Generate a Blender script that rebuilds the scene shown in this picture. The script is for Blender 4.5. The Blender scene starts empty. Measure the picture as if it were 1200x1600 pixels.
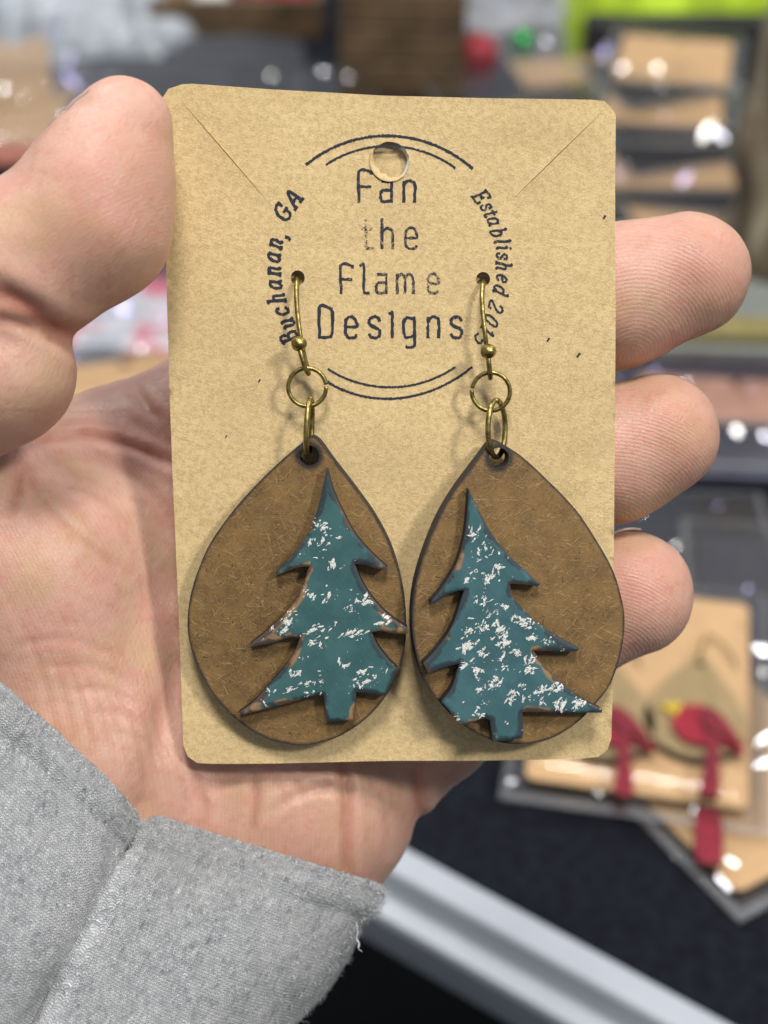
import bpy, math, random
import numpy as np
from mathutils import Matrix, Vector, geometry
from mathutils.bvhtree import BVHTree

random.seed(7); rng = np.random.default_rng(7)
SC = bpy.context.scene
COL = SC.collection
R = math.radians

# ------------------------------------------------------------------ camera
PITCH = R(35); HCAM = 310.0; FD = 200.0            # mm
KP = 60.0/700.0                                    # mm per photo pixel in the focus plane
DIR = np.array([0, math.cos(PITCH), -math.sin(PITCH)])
UP = np.array([0, math.sin(PITCH), math.cos(PITCH)])
CAM = np.array([0, 0, HCAM])
FO = CAM + DIR*FD                                  # origin of the hand / card frame (mm)
MF = Matrix(((1, 0, 0, FO[0]/1000), (0, UP[1], -DIR[1], FO[1]/1000), (0, UP[2], -DIR[2], FO[2]/1000), (0, 0, 0, 1)))
cd = bpy.data.cameras.new('camera'); cam = bpy.data.objects.new('camera', cd); COL.objects.link(cam)
cm = MF.copy(); cm.translation = Vector(CAM)/1000; cam.matrix_world = cm
cd.sensor_fit = 'VERTICAL'; cd.sensor_height = 36; cd.sensor_width = 27
cd.lens = 18*FD/(800*KP)
cd.clip_start = 0.005; cd.clip_end = 50
cd.dof.use_dof = True; cd.dof.focus_distance = 0.1985; cd.dof.aperture_fstop = cd.lens/3.5
SC.camera = cam

# ------------------------------------------------------------------ world, lamps, exposure
w = bpy.data.worlds.new('World'); SC.world = w; w.use_nodes = True
w.node_tree.nodes['Background'].inputs[0].default_value = (0.80, 0.86, 1.0, 1)
w.node_tree.nodes['Background'].inputs[1].default_value = 0.25
LAMPS = []
def lamp(name, pos, target, size, power, color):
    l = bpy.data.lights.new(name, 'AREA'); l.shape = 'SQUARE'; l.size = size; l.energy = power*1.06; l.color = color
    o = bpy.data.objects.new(name, l); COL.objects.link(o)
    o.location = pos; o.rotation_euler = (Vector(target)-Vector(pos)).to_track_quat('-Z', 'Y').to_euler()
    LAMPS.append(np.array(pos)*1000.0)
    return o
lamp('ceiling_lamp', (1.55, -1.00, 2.20), (0, .16, .2), .34, 38, (1.0, .965, .90))     # main, upper right behind the viewer
lamp('ceiling_lamp', (0.05, -0.35, 2.60), (0, .16, .2), .50, 45, (1.0, .97, .92))
lamp('ceiling_lamp', (-0.85, 0.95, 2.70), (0, .6, 0), .24, 17, (.94, .96, 1.0))
lamp('ceiling_lamp', (-1.30, 1.90, 2.40), (0, .6, 0), .24, 17, (.94, .96, 1.0))
lamp('ceiling_lamp', (1.90, 1.50, 2.40), (0, .6, 0), .24, 15, (.90, .90, 1.0))
SC.view_settings.view_transform = 'Standard'; SC.view_settings.look = 'None'
SC.view_settings.exposure = 0.12; SC.view_settings.gamma = 1.0; SC.view_settings.use_curve_mapping = False
SC.cycles.use_denoising = True; SC.cycles.use_adaptive_sampling = True; SC.cycles.adaptive_threshold = .025
SC.cycles.max_bounces = 10; SC.cycles.transparent_max_bounces = 24
SC.cycles.sample_clamp_indirect = 4.0
SC.cycles.caustics_reflective = False; SC.cycles.caustics_refractive = False

# ------------------------------------------------------------------ frames and pixel helpers (mm)
def P(px, py, z=0.0):
    "photo pixel at depth z of the hand frame -> hand frame mm"
    s = (FD-z)/FD*KP
    return np.array([(px-600)*s, (800-py)*s, z])
TILT = R(6.5); CY = 12.0
MC = MF @ Matrix.Translation((0, CY/1000, 0)) @ Matrix.Rotation(TILT, 4, 'X')     # card frame
_Rc = np.array(Matrix.Rotation(TILT, 3, 'X'))
_camC = _Rc.T @ (np.array([0, 0, FD])-np.array([0, CY, 0]))
def PC(px, py, z=0.0):
    "photo pixel on the plane z of the card frame -> card frame mm (x, y)"
    q = _Rc.T @ (P(px, py, 0)-np.array([0, CY, 0]))
    t = (z-_camC[2])/(q[2]-_camC[2])
    r = _camC+t*(q-_camC)
    return np.array([r[0], r[1]])
def T(px, py, h=0.0):
    "photo pixel on the horizontal plane of height h -> world mm"
    d = DIR*FD+np.array([1, 0, 0])*(px-600)*KP+UP*(800-py)*KP
    t = (h-CAM[2])/d[2]
    return CAM+d*t

def project(v):
    "hand frame mm -> photo pixels"
    s = FD/(FD-v[:, 2])/KP
    return np.stack([600+v[:, 0]*s, 800-v[:, 1]*s], 1)

# ------------------------------------------------------------------ object helpers
def setp(o, label=None, cat=None, group=None, kind=None):
    if label: o['label'] = label
    if cat: o['category'] = cat
    if group: o['group'] = group
    if kind: o['kind'] = kind
    return o
def thing(name, label, cat, mat=None, group=None):
    o = bpy.data.objects.new(name, None); COL.objects.link(o); o.empty_display_size = .01
    o.matrix_world = mat if mat is not None else Matrix.Identity(4)
    return setp(o, label, cat, group)
def mesh(name, v, f, mats, parent=None, smooth=True, attrs=None, uv=None, mi=None, matrix=None):
    "v in mm, local to the parent"
    me = bpy.data.meshes.new(name)
    v = np.asarray(v, dtype=float)/1000.0
    me.from_pydata(v.tolist(), [], [list(map(int, q)) for q in f] if not isinstance(f, list) else f)
    for m in (mats if isinstance(mats, (list, tuple)) else [mats]): me.materials.append(m)
    if mi is not None: me.polygons.foreach_set('material_index', np.asarray(mi, dtype=np.int32))
    sm = np.full(len(me.polygons), bool(smooth)) if not hasattr(smooth, '__len__') else np.asarray(smooth)
    me.polygons.foreach_set('use_smooth', sm)
    for k, a in (attrs or {}).items():
        at = me.attributes.new(k, 'FLOAT', 'POINT'); at.data.foreach_set('value', np.asarray(a, dtype=np.float32))
    if uv is not None:
        ul = me.uv_layers.new(name='UVMap'); li = np.zeros(len(me.loops), dtype=np.int32)
        me.loops.foreach_get('vertex_index', li)
        ul.data.foreach_set('uv', np.asarray(uv, dtype=np.float32)[li].ravel())
    me.update()
    o = bpy.data.objects.new(name, me); COL.objects.link(o)
    if parent is not None: o.parent = parent
    if matrix is not None: o.matrix_world = matrix
    return o
def wmat(pos_mm, rz=0.0, rx=0.0, ry=0.0):
    return Matrix.Translation(Vector(pos_mm)/1000) @ Matrix.Rotation(rz, 4, 'Z') @ Matrix.Rotation(rx, 4, 'X') @ Matrix.Rotation(ry, 4, 'Y')

def catmull(pts, n=8, closed=False):
    p = np.asarray(pts, float); m = len(p); out = []
    segs = m if closed else m-1
    for i in range(segs):
        a = p[(i-1) % m] if closed or i > 0 else 2*p[0]-p[1]
        b = p[i]; c = p[(i+1) % m]
        d = p[(i+2) % m] if closed or i+2 < m else 2*p[-1]-p[-2]
        for t in np.linspace(0, 1, n, endpoint=False):
            out.append(.5*((2*b)+(c-a)*t+(2*a-5*b+4*c-d)*t*t+(3*b-a-3*c+d)*t**3))
    if not closed: out.append(p[-1])
    return np.array(out)

def tube(pts, r, seg=10, closed=False, caps=True):
    p = np.asarray(pts, float); n = len(p)
    rr = np.full(n, r) if np.isscalar(r) else np.asarray(r, float)
    tan = np.gradient(p, axis=0)
    if closed: tan = (np.roll(p, -1, 0)-np.roll(p, 1, 0))
    tan /= np.linalg.norm(tan, axis=1)[:, None]+1e-12
    nv = np.cross(tan[0], [0.31, 0.87, 0.4]); nv /= np.linalg.norm(nv)
    V = []; F = []
    for i in range(n):
        nv = nv-tan[i]*np.dot(nv, tan[i]); nv /= np.linalg.norm(nv)
        bv = np.cross(tan[i], nv)
        for k in range(seg):
            a = 2*math.pi*k/seg
            V.append(p[i]+rr[i]*(math.cos(a)*nv+math.sin(a)*bv))
    for i in range(n if closed else n-1):
        j = (i+1) % n
        for k in range(seg):
            F.append([i*seg+k, i*seg+(k+1) % seg, j*seg+(k+1) % seg, j*seg+k])
    if caps and not closed:
        F.append(list(range(seg))[::-1]); F.append([(n-1)*seg+k for k in range(seg)])
    return np.array(V), F
def join(parts):
    V = []; F = []; o = 0
    for v, f in parts:
        V.append(np.asarray(v, float)); F += [[i+o for i in q] for q in f]; o += len(v)
    return np.vstack(V), F
def sphere(c, r, seg=16, rings=10, jit=0.0):
    V = []; F = []
    rad = np.array([r, r, r]) if np.isscalar(r) else np.array(r)
    for i in range(rings+1):
        th = math.pi*i/rings
        for k in range(seg):
            ph = 2*math.pi*k/seg
            V.append(np.array(c)+rad*np.array([math.sin(th)*math.cos(ph), math.sin(th)*math.sin(ph), math.cos(th)])*(1+jit*math.sin(3*ph+5*th)))
    for i in range(rings):
        for k in range(seg):
            F.append([i*seg+k, (i+1)*seg+k, (i+1)*seg+(k+1) % seg, i*seg+(k+1) % seg])
    return np.array(V), F
def box(c, s, bev=0.0):
    "rounded box: a stack of bevelled rectangles"
    x, y, z = np.array(s)/2; b = min(bev, x*.9, y*.9, z*.9) if bev > 0 else 0
    rows = [(-z, b), (-z+b, 0), (z-b, 0), (z, b)] if b else [(-z, 0), (z, 0)]
    V = []; F = []
    def ring(i):
        X, Y = x-i, y-i; q = b if b else 0
        if not b: return [(-X, -Y), (X, -Y), (X, Y), (-X, Y)]
        return [(-X+q, -Y), (X-q, -Y), (X, -Y+q), (X, Y-q), (X-q, Y), (-X+q, Y), (-X, Y-q), (-X, -Y+q)]
    n = 0
    for zz, i in rows:
        rg = ring(i); n = len(rg)
        V += [(c[0]+a, c[1]+bb, c[2]+zz) for a, bb in rg]
    for i in range(len(rows)-1):
        for k in range(n): F.append([i*n+k, i*n+(k+1) % n, (i+1)*n+(k+1) % n, (i+1)*n+k])
    F.append(list(range(n))[::-1]); F.append([(len(rows)-1)*n+k for k in range(n)])
    return np.array(V), F

def inpoly(q, poly):
    x, y = q[:, 0], q[:, 1]; ins = np.zeros(len(q), bool)
    p2 = np.roll(poly, -1, 0)
    for (x1, y1), (x2, y2) in zip(poly, p2):
        c = ((y1 > y) != (y2 > y))
        if c.any():
            ins ^= c & (x < (x2-x1)*(y-y1)/((y2-y1) if y2 != y1 else 1e-9)+x1)
    return ins
def segdist(q, a, b):
    ab = b-a; t = np.clip(((q-a)@ab)/(ab@ab+1e-12), 0, 1)
    return np.linalg.norm(q-a-t[:, None]*ab, axis=1)
def polydist(q, poly, closed=True):
    d = np.full(len(q), 1e9)
    m = len(poly)
    for i in range(m if closed else m-1): d = np.minimum(d, segdist(q, poly[i], poly[(i+1) % m]))
    return d
def resample(poly, step):
    out = []
    m = len(poly)
    for i in range(m):
        a, b = poly[i], poly[(i+1) % m]; n = max(1, int(np.linalg.norm(b-a)/step))
        for k in range(n): out.append(a+(b-a)*k/n)
    return np.array(out)
def plate(outline, holes, z0, z1, grid, bevel=0.0, zfn=None, rings=(.25, .6)):
    """flat plate with holes: (verts, faces, material index 0 face 1 edge, edge distance per vertex, hole distance)"""
    outline = resample(np.asarray(outline, float), grid)
    loops = [outline]+[np.asarray(h, float) for h in holes]
    pts = []; edges = []
    for L in loops:
        o = len(pts); pts += L.tolist(); edges += [(o+i, o+(i+1) % len(L)) for i in range(len(L))]
    mn, mx = outline.min(0), outline.max(0)
    gx, gy = np.meshgrid(np.arange(mn[0], mx[0], grid), np.arange(mn[1], mx[1], grid))
    g = np.stack([gx.ravel(), gy.ravel()], 1)+rng.uniform(-.2, .2, (gx.size, 2))*grid
    area2 = np.sum(outline[:, 0]*np.roll(outline[:, 1], -1)-np.roll(outline[:, 0], -1)*outline[:, 1])
    sgn = 1 if area2 > 0 else -1
    tn = np.roll(outline, -1, 0)-np.roll(outline, 1, 0); tn /= np.linalg.norm(tn, axis=1)[:, None]+1e-9
    nin = np.stack([-tn[:, 1], tn[:, 0]], 1)*sgn
    extra = [outline+nin*r for r in rings] if bevel > 0 else []
    cand = np.vstack([g]+extra)
    ok = inpoly(cand, outline)
    de = polydist(cand, outline)
    ok &= de > min(.2, grid*.3)
    for h in loops[1:]:
        ok &= ~inpoly(cand, h); ok &= polydist(cand, h) > .15
    pts += cand[ok].tolist()
    res = geometry.delaunay_2d_cdt([Vector(p) for p in pts], edges, [], 0, 1e-5)
    pv = np.array([tuple(v) for v in res[0]]); tri = np.array([list(t) for t in res[2]])
    cen = pv[tri].mean(1)
    keep = inpoly(cen, outline)
    for h in loops[1:]: keep &= ~inpoly(cen, h)
    tri = tri[keep]
    a = pv[tri]; ar = (a[:, 1, 0]-a[:, 0, 0])*(a[:, 2, 1]-a[:, 0, 1])-(a[:, 2, 0]-a[:, 0, 0])*(a[:, 1, 1]-a[:, 0, 1])
    tri[ar < 0] = tri[ar < 0][:, ::-1]
    ed = polydist(pv, outline)
    hd = np.full(len(pv), 1e3)
    for h in loops[1:]: hd = np.minimum(hd, polydist(pv, h))
    zt = np.full(len(pv), z1)
    if bevel > 0:
        t = np.clip(ed/.6, 0, 1); zt = zt-bevel*(1-t)**2
    off = zfn(pv) if zfn else np.zeros(len(pv))
    n = len(pv)
    V = [np.column_stack([pv, zt+off]), np.column_stack([pv, np.full(n, z0)+off])]
    F = tri.tolist()+(tri[:, ::-1]+n).tolist(); MI = [0]*(2*len(tri)); SM = [True]*len(tri)+[False]*len(tri)
    E = [ed, ed]; H = [hd, hd]; o = 2*n
    for li, L in enumerate(loops):
        m = len(L); oz = zfn(L) if zfn else np.zeros(m)
        top = np.column_stack([L, np.full(m, z1-bevel*(1 if li == 0 else .0))+oz]); bot = np.column_stack([L, np.full(m, z0)+oz])
        V += [top, bot]; E += [np.zeros(2*m)]; H += [np.zeros(2*m)]
        s = np.sum(L[:, 0]*np.roll(L[:, 1], -1)-np.roll(L[:, 0], -1)*L[:, 1]) > 0
        if li > 0: s = not s
        for i in range(m):
            j = (i+1) % m; q = [o+i, o+m+i, o+m+j, o+j]
            F.append(q if s else q[::-1]); MI.append(1); SM.append(True)
        o += 2*m
    return np.vstack(V), F, MI, SM, np.concatenate(E), np.concatenate(H)
def circle(c, r, n=28, ry=None):
    a = np.linspace(0, 2*math.pi, n, endpoint=False)
    return np.stack([c[0]+r*np.cos(a), c[1]+(ry or r)*np.sin(a)], 1)
def rrect(w_, h_, r, n=5):
    out = []
    for sx, sy, a0 in ((1, 1, 0), (-1, 1, 90), (-1, -1, 180), (1, -1, 270)):
        for k in range(n+1):
            a = R(a0+90*k/n); out.append((sx*(w_/2-r)+r*math.cos(a), sy*(h_/2-r)+r*math.sin(a)))
    return np.array(out)

# smooth value noise for geometry
_lat = rng.uniform(-1, 1, (64, 64, 64))
def vnoise(p):
    p = np.asarray(p, float); i = np.floor(p).astype(int); f = p-i; f = f*f*(3-2*f)
    r = 0
    for a in (0, 1):
        for b in (0, 1):
            for c in (0, 1):
                wt = (f[:, 0] if a else 1-f[:, 0])*(f[:, 1] if b else 1-f[:, 1])*(f[:, 2] if c else 1-f[:, 2])
                r = r+wt*_lat[(i[:, 0]+a) % 64, (i[:, 1]+b) % 64, (i[:, 2]+c) % 64]
    return r

# ------------------------------------------------------------------ material helpers
class M:
    def __init__(s, name):
        s.m = bpy.data.materials.new(name); s.m.use_nodes = True; s.t = s.m.node_tree
        s.b = s.t.nodes['Principled BSDF']; s.out = s.t.nodes['Material Output']
    def n(s, typ, ins=None, **pr):
        nd = s.t.nodes.new(typ)
        for k, v in pr.items(): setattr(nd, k, v)
        for k, v in (ins or {}).items(): s.set(nd, k, v)
        return nd
    def set(s, nd, k, v):
        i = nd.inputs[k]
        if isinstance(v, bpy.types.NodeSocket): s.t.links.new(v, i)
        elif isinstance(v, bpy.types.Node): s.t.links.new(v.outputs[0], i)
        else: i.default_value = v
    def mm(s):
        c = s.n('ShaderNodeTexCoord')
        return s.n('ShaderNodeVectorMath', {0: c.outputs['Object'], 1: (1000, 1000, 1000)}, operation='MULTIPLY').outputs[0]
    def map(s, vec, scale=(1, 1, 1), rot=(0, 0, 0), loc=(0, 0, 0)):
        if any(rot): vec = s.n('ShaderNodeMapping', {'Vector': vec, 'Rotation': rot}).outputs[0]      # turn first, then stretch
        return s.n('ShaderNodeMapping', {'Vector': vec, 'Scale': scale, 'Location': loc}).outputs[0]
    def noise(s, vec, scale, detail=3.0, rough=.55, dist=0.0, out='Fac'):
        return s.n('ShaderNodeTexNoise', {'Vector': vec, 'Scale': scale, 'Detail': detail, 'Roughness': rough, 'Distortion': dist}).outputs[out]
    def ramp(s, fac, stops, interp='LINEAR'):
        r = s.n('ShaderNodeValToRGB', {'Fac': fac}); r.color_ramp.interpolation = interp
        el = r.color_ramp.elements
        while len(el) < len(stops): el.new(.5)
        for e, (p, c) in zip(el, stops): e.position = p; e.color = c if len(c) == 4 else (*c, 1)
        return r.outputs['Color']
    def mr(s, v, a, b, c=0.0, d=1.0, interp='SMOOTHSTEP'):
        return s.n('ShaderNodeMapRange', {'Value': v, 'From Min': a, 'From Max': b, 'To Min': c, 'To Max': d}, interpolation_type=interp).outputs[0]
    def mix(s, f, a, b, mode='MIX'):
        nd = s.n('ShaderNodeMix', None, data_type='RGBA', blend_type=mode)
        s.set(nd, 0, f)
        for k, v in ((6, a), (7, b)):
            s.set(nd, k, (*v, 1) if isinstance(v, tuple) and len(v) == 3 else v)
        return nd.outputs[2]
    def math(s, op, a, b=0.0, c=None):
        nd = s.n('ShaderNodeMath', {0: a, 1: b}, operation=op)
        if c is not None: s.set(nd, 2, c)
        return nd.outputs[0]
    def attr(s, name):
        return s.n('ShaderNodeAttribute', None, attribute_name=name).outputs['Fac']
    def bump(s, h, dist, strength=1.0, normal=None):
        nd = s.n('ShaderNodeBump', {'Height': h, 'Distance': dist, 'Strength': strength})
        if normal is not None: s.set(nd, 'Normal', normal)
        return nd.outputs[0]
    def fin(s, **k):
        names = dict(color='Base Color', rough='Roughness', normal='Normal', metal='Metallic', spec='Specular IOR Level', sss='Subsurface Weight',
                     radius='Subsurface Radius', sscale='Subsurface Scale', sheen='Sheen Weight', coat='Coat Weight', alpha='Alpha', trans='Transmission Weight')
        for a, v in k.items():
            if a == 'color' and isinstance(v, tuple) and len(v) == 3: v = (*v, 1)
            s.set(s.b, names[a], v)
        return s.m

def m_kraft(name, lo, hi, fine=1.0):
    m = M(name); v = m.mm()
    a = m.noise(v, 1.3, 4, .7)
    f1 = m.noise(m.map(v, (7, .9, 1), (0, 0, .6)), 1.3, 2, .5, .25)
    f2 = m.noise(m.map(v, (.9, 7, 1), (0, 0, .35)), 1.3, 2, .5, .25)
    f3 = m.noise(v, 4.6, 3, .6, .1)
    fib = m.math('ADD', m.math('MULTIPLY', m.mr(f1, .54, .66), .6), m.math('MULTIPLY', m.mr(f2, .54, .66), .6))
    c = m.mix(m.mr(a, .40, .60), lo, hi)
    c = m.mix(m.math('MULTIPLY', m.mr(f3, .42, .62), .50*fine), c, tuple(min(1, x*1.25) for x in hi))
    c = m.mix(m.math('MULTIPLY', fib, .45*fine), c, tuple(min(1, x*1.32) for x in hi))
    d1 = m.noise(m.map(v, (6, .8, 1), (0, 0, -1.0), (31, 7, 0)), .8, 2, .5, 1.0)
    c = m.mix(m.math('MULTIPLY', m.mr(d1, .66, .76), .40*fine), c, tuple(x*.45 for x in lo))
    big = m.noise(v, .06, 2, .5)
    c = m.mix(m.math('MULTIPLY', m.mr(big, .4, .7), .16), c, tuple(x*.78 for x in lo))
    h = m.math('ADD', m.math('MULTIPLY', f3, .7), m.math('ADD', m.math('MULTIPLY', fib, .5), a))
    return m.fin(color=c, rough=.78, normal=m.bump(h, .00009*fine, .8), spec=.25)
def m_plain(name, col, rough=.6, var=.15, scale=.5, metal=0.0, spec=.5, bump=0.0, sheen=0.0, coat=0.0):
    m = M(name); v = m.mm(); a = m.noise(v, scale, 4, .6)
    c = m.mix(m.mr(a, .3, .7), tuple(x*(1-var) for x in col), tuple(min(1, x*(1+var)) for x in col))
    kw = dict(color=c, rough=rough, metal=metal, spec=spec, sheen=sheen, coat=coat)
    if bump: kw['normal'] = m.bump(m.noise(v, scale*3, 4, .6), bump*.001, .8)
    return m.fin(**kw)
def m_mdf(name, base=(.172, .100, .034)):
    m = M(name); v = m.mm(); e = m.attr('edge'); hd = m.attr('hole')
    a = m.noise(v, .35, 4, .6); g = m.noise(v, 4.5, 3, .7)
    bigv = m.noise(v, .07, 3, .6)
    a = m.math('ADD', m.math('MULTIPLY', a, .6), m.math('MULTIPLY', bigv, .4))
    c = m.mix(m.mr(a, .33, .66), tuple(x*.58 for x in base), tuple(x*1.30 for x in base))
    c = m.mix(m.math('MULTIPLY', m.mr(g, .42, .66), .55), c, tuple(x*1.55 for x in base))
    g2 = m.noise(v, 2.2, 4, .75)
    c = m.mix(m.math('MULTIPLY', m.mr(g2, .5, .7), .5), c, tuple(x*.55 for x in base))
    fib = None
    for k, (rot, thr) in enumerate(((.5, .62), (-.6, .625), (1.2, .63), (2.3, .625), (.05, .63))):
        f = m.mr(m.noise(m.map(v, (.55, 6, 1), (0, 0, rot), (k*13, k*7, 0)), .8, 2, .45, 1.0), thr, thr+.07)
        fib = f if fib is None else m.math('MAXIMUM', fib, f)
    c = m.mix(m.math('MULTIPLY', fib, .58), c, (.36, .235, .095))
    dk = None
    for k, rot in enumerate((.1, 1.7)):
        f = m.mr(m.noise(m.map(v, (.8, 4, 1), (0, 0, rot), (50+k*13, k*9, 0)), 1.3, 2, .4, .6), .70, .76)
        dk = f if dk is None else m.math('MAXIMUM', dk, f)
    c = m.mix(m.math('MULTIPLY', dk, .65), c, (.02, .014, .01))
    wob = m.math('MULTIPLY', m.noise(v, .5, 3, .6), .9)
    burn = m.mr(m.math('SUBTRACT', e, m.math('MULTIPLY', wob, .45)), -.15, .30, 1, 0)
    c = m.mix(m.math('MULTIPLY', burn, .9), c, (.022, .018, .020))
    hb = m.mr(m.math('SUBTRACT', hd, m.math('MULTIPLY', wob, .6)), -.1, .75, 1, 0)
    c = m.mix(m.math('MULTIPLY', hb, .92), c, (.018, .016, .018))
    h = m.math('ADD', m.math('MULTIPLY', g, .5), m.math('SUBTRACT', fib, m.math('MULTIPLY', dk, 1.5)))
    return m.fin(color=c, rough=.52, normal=m.bump(h, .00005, .8), spec=.4)
def m_tree(name, col, col2, seed, snow_lo):
    m = M(name); v = m.mm(); e = m.attr('edge')
    a = m.noise(m.map(v, (1, 1, 1), (0, 0, 0), (seed, seed, 0)), .25, 4, .6)
    st = m.noise(m.map(v, (.5, 6, 1), (0, 0, .9)), .8, 3, .6)
    c = m.mix(m.mr(a, .35, .65), col, col2)
    c = m.mix(m.math('MULTIPLY', m.mr(st, .5, .75), .25), c, tuple(x*1.5 for x in col))
    # sanded rim: bare wood and scorched dark line
    wn = m.noise(m.map(v, (1, 1, 1), (0, 0, 0), (seed*2, 3, 0)), .16, 3, .6)
    rim = m.mr(m.math('SUBTRACT', e, m.mr(wn, .46, .64, -.25, .75)), -.12, .22, 1, 0)
    c = m.mix(m.math('MULTIPLY', rim, .85), c, (.30, .165, .062))
    dn = m.noise(m.map(v, (1, 1, 1), (0, 0, 0), (seed*5, 8, 0)), .3, 3, .6)
    dark = m.mr(m.math('SUBTRACT', e, m.mr(dn, .35, .65, .05, .75)), -.15, .25, 1, 0)
    c = m.mix(m.math('MULTIPLY', dark, .8), c, (.022, .024, .030))
    # dabs of white paint, in clusters, dragged along one diagonal
    vm = m.map(v, (1, 1, 1), (0, 0, 0), (seed*3.1, seed*1.7, 0))
    cl = m.noise(vm, .20, 2, .5)
    s1 = m.noise(m.map(vm, (.85, 1.15, 1), (0, 0, .65)), 0.62, 5, .72, .5)
    s2 = m.noise(m.map(vm, (.7, 1.3, 1), (0, 0, -.5), (9, 4, 0)), 2.6, 3, .6, .4)
    s = m.math('ADD', m.math('MULTIPLY', s1, 1.0), m.math('ADD', m.math('MULTIPLY', s2, .34), m.math('MULTIPLY', cl, .40)))
    sn = m.mr(s, snow_lo, snow_lo+.035)
    c = m.mix(m.math('MULTIPLY', sn, .95), c, (.78, .77, .72))
    h = m.math('ADD', m.math('MULTIPLY', sn, 1.5), m.math('MULTIPLY', st, .5))
    return m.fin(color=c, rough=.58, normal=m.bump(h, .00008, .9), spec=.35)
def m_brass():
    m = M('antique_brass'); v = m.mm()
    a = m.noise(v, 1.1, 4, .6); b = m.noise(v, 7, 3, .7)
    c = m.mix(m.mr(a, .35, .65), (.16, .125, .045), (.46, .38, .13))
    c = m.mix(m.math('MULTIPLY', m.mr(b, .5, .7), .5), c, (.10, .08, .035))
    return m.fin(color=c, rough=m.mr(a, .3, .7, .48, .32), metal=1.0, normal=m.bump(b, .00003, .5))
def m_ink():
    m = M('stamp_ink'); v = m.mm(); wear = m.attr('wear')
    g = m.noise(v, 5.0, 3, .7); g2 = m.noise(v, 1.5, 3, .6)
    al = m.math('MULTIPLY', m.mr(m.math('SUBTRACT', m.math('ADD', m.math('MULTIPLY', g, .7), m.math('MULTIPLY', g2, .3)), wear), .27, .46), .94)
    return m.fin(color=(.030, .034, .050), rough=.8, alpha=al, spec=.2)
def m_skin():
    m = M('skin'); v = m.mm(); red = m.attr('red'); ph = m.attr('ridge'); am = m.attr('ridge_amt'); wr = m.attr('wrinkle')
    a = m.noise(v, .07, 4, .6); b = m.noise(v, .6, 4, .65)
    c = m.mix(m.mr(a, .35, .65), (.585, .375, .272), (.615, .365, .285))
    c = m.mix(m.math('MULTIPLY', m.mr(b, .45, .72), .34), c, (.50, .20, .13))
    y = m.noise(v, .11, 3, .5)
    c = m.mix(m.math('MULTIPLY', m.mr(y, .45, .68), .55), c, (.52, .36, .205))
    c = m.mix(red, c, (.40, .115, .07))
    y2 = m.noise(m.map(v, (1, 1, 1), (0, 0, 0), (17, 5, 2)), .17, 4, .7)
    c = m.mix(m.math('MULTIPLY', m.mr(y2, .50, .68), .38), c, (.56, .24, .19))
    wob = m.math('MULTIPLY', m.noise(v, .35, 3, .6), 5.0)
    sn = m.math('SINE', m.math('ADD', ph, wob))
    rid = m.math('MULTIPLY', sn, am)
    c = m.mix(m.math('MULTIPLY', m.mr(rid, -1, 1, 1, 0, 'LINEAR'), .12), c, (.40, .17, .12))
    vo = m.n('ShaderNodeTexVoronoi', {'Vector': v, 'Scale': 1.5, 'Randomness': 1.0}, feature='DISTANCE_TO_EDGE').outputs['Distance']
    cell = m.mr(vo, 0, .10)
    fl = m.noise(m.map(v, (2.2, .5, 1), (0, 0, .5)), .55, 4, .65, .8)
    h = m.math('ADD', m.math('MULTIPLY', rid, .20), m.math('ADD', m.math('MULTIPLY', cell, .35), m.math('MULTIPLY', fl, 2.0)))
    nrm = m.bump(h, .00006, .9)
    return m.fin(color=c, rough=m.mr(b, .3, .7, .48, .36), normal=nrm, spec=.42, sss=.55, radius=(1.0, .38, .22), sscale=.0015)
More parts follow.
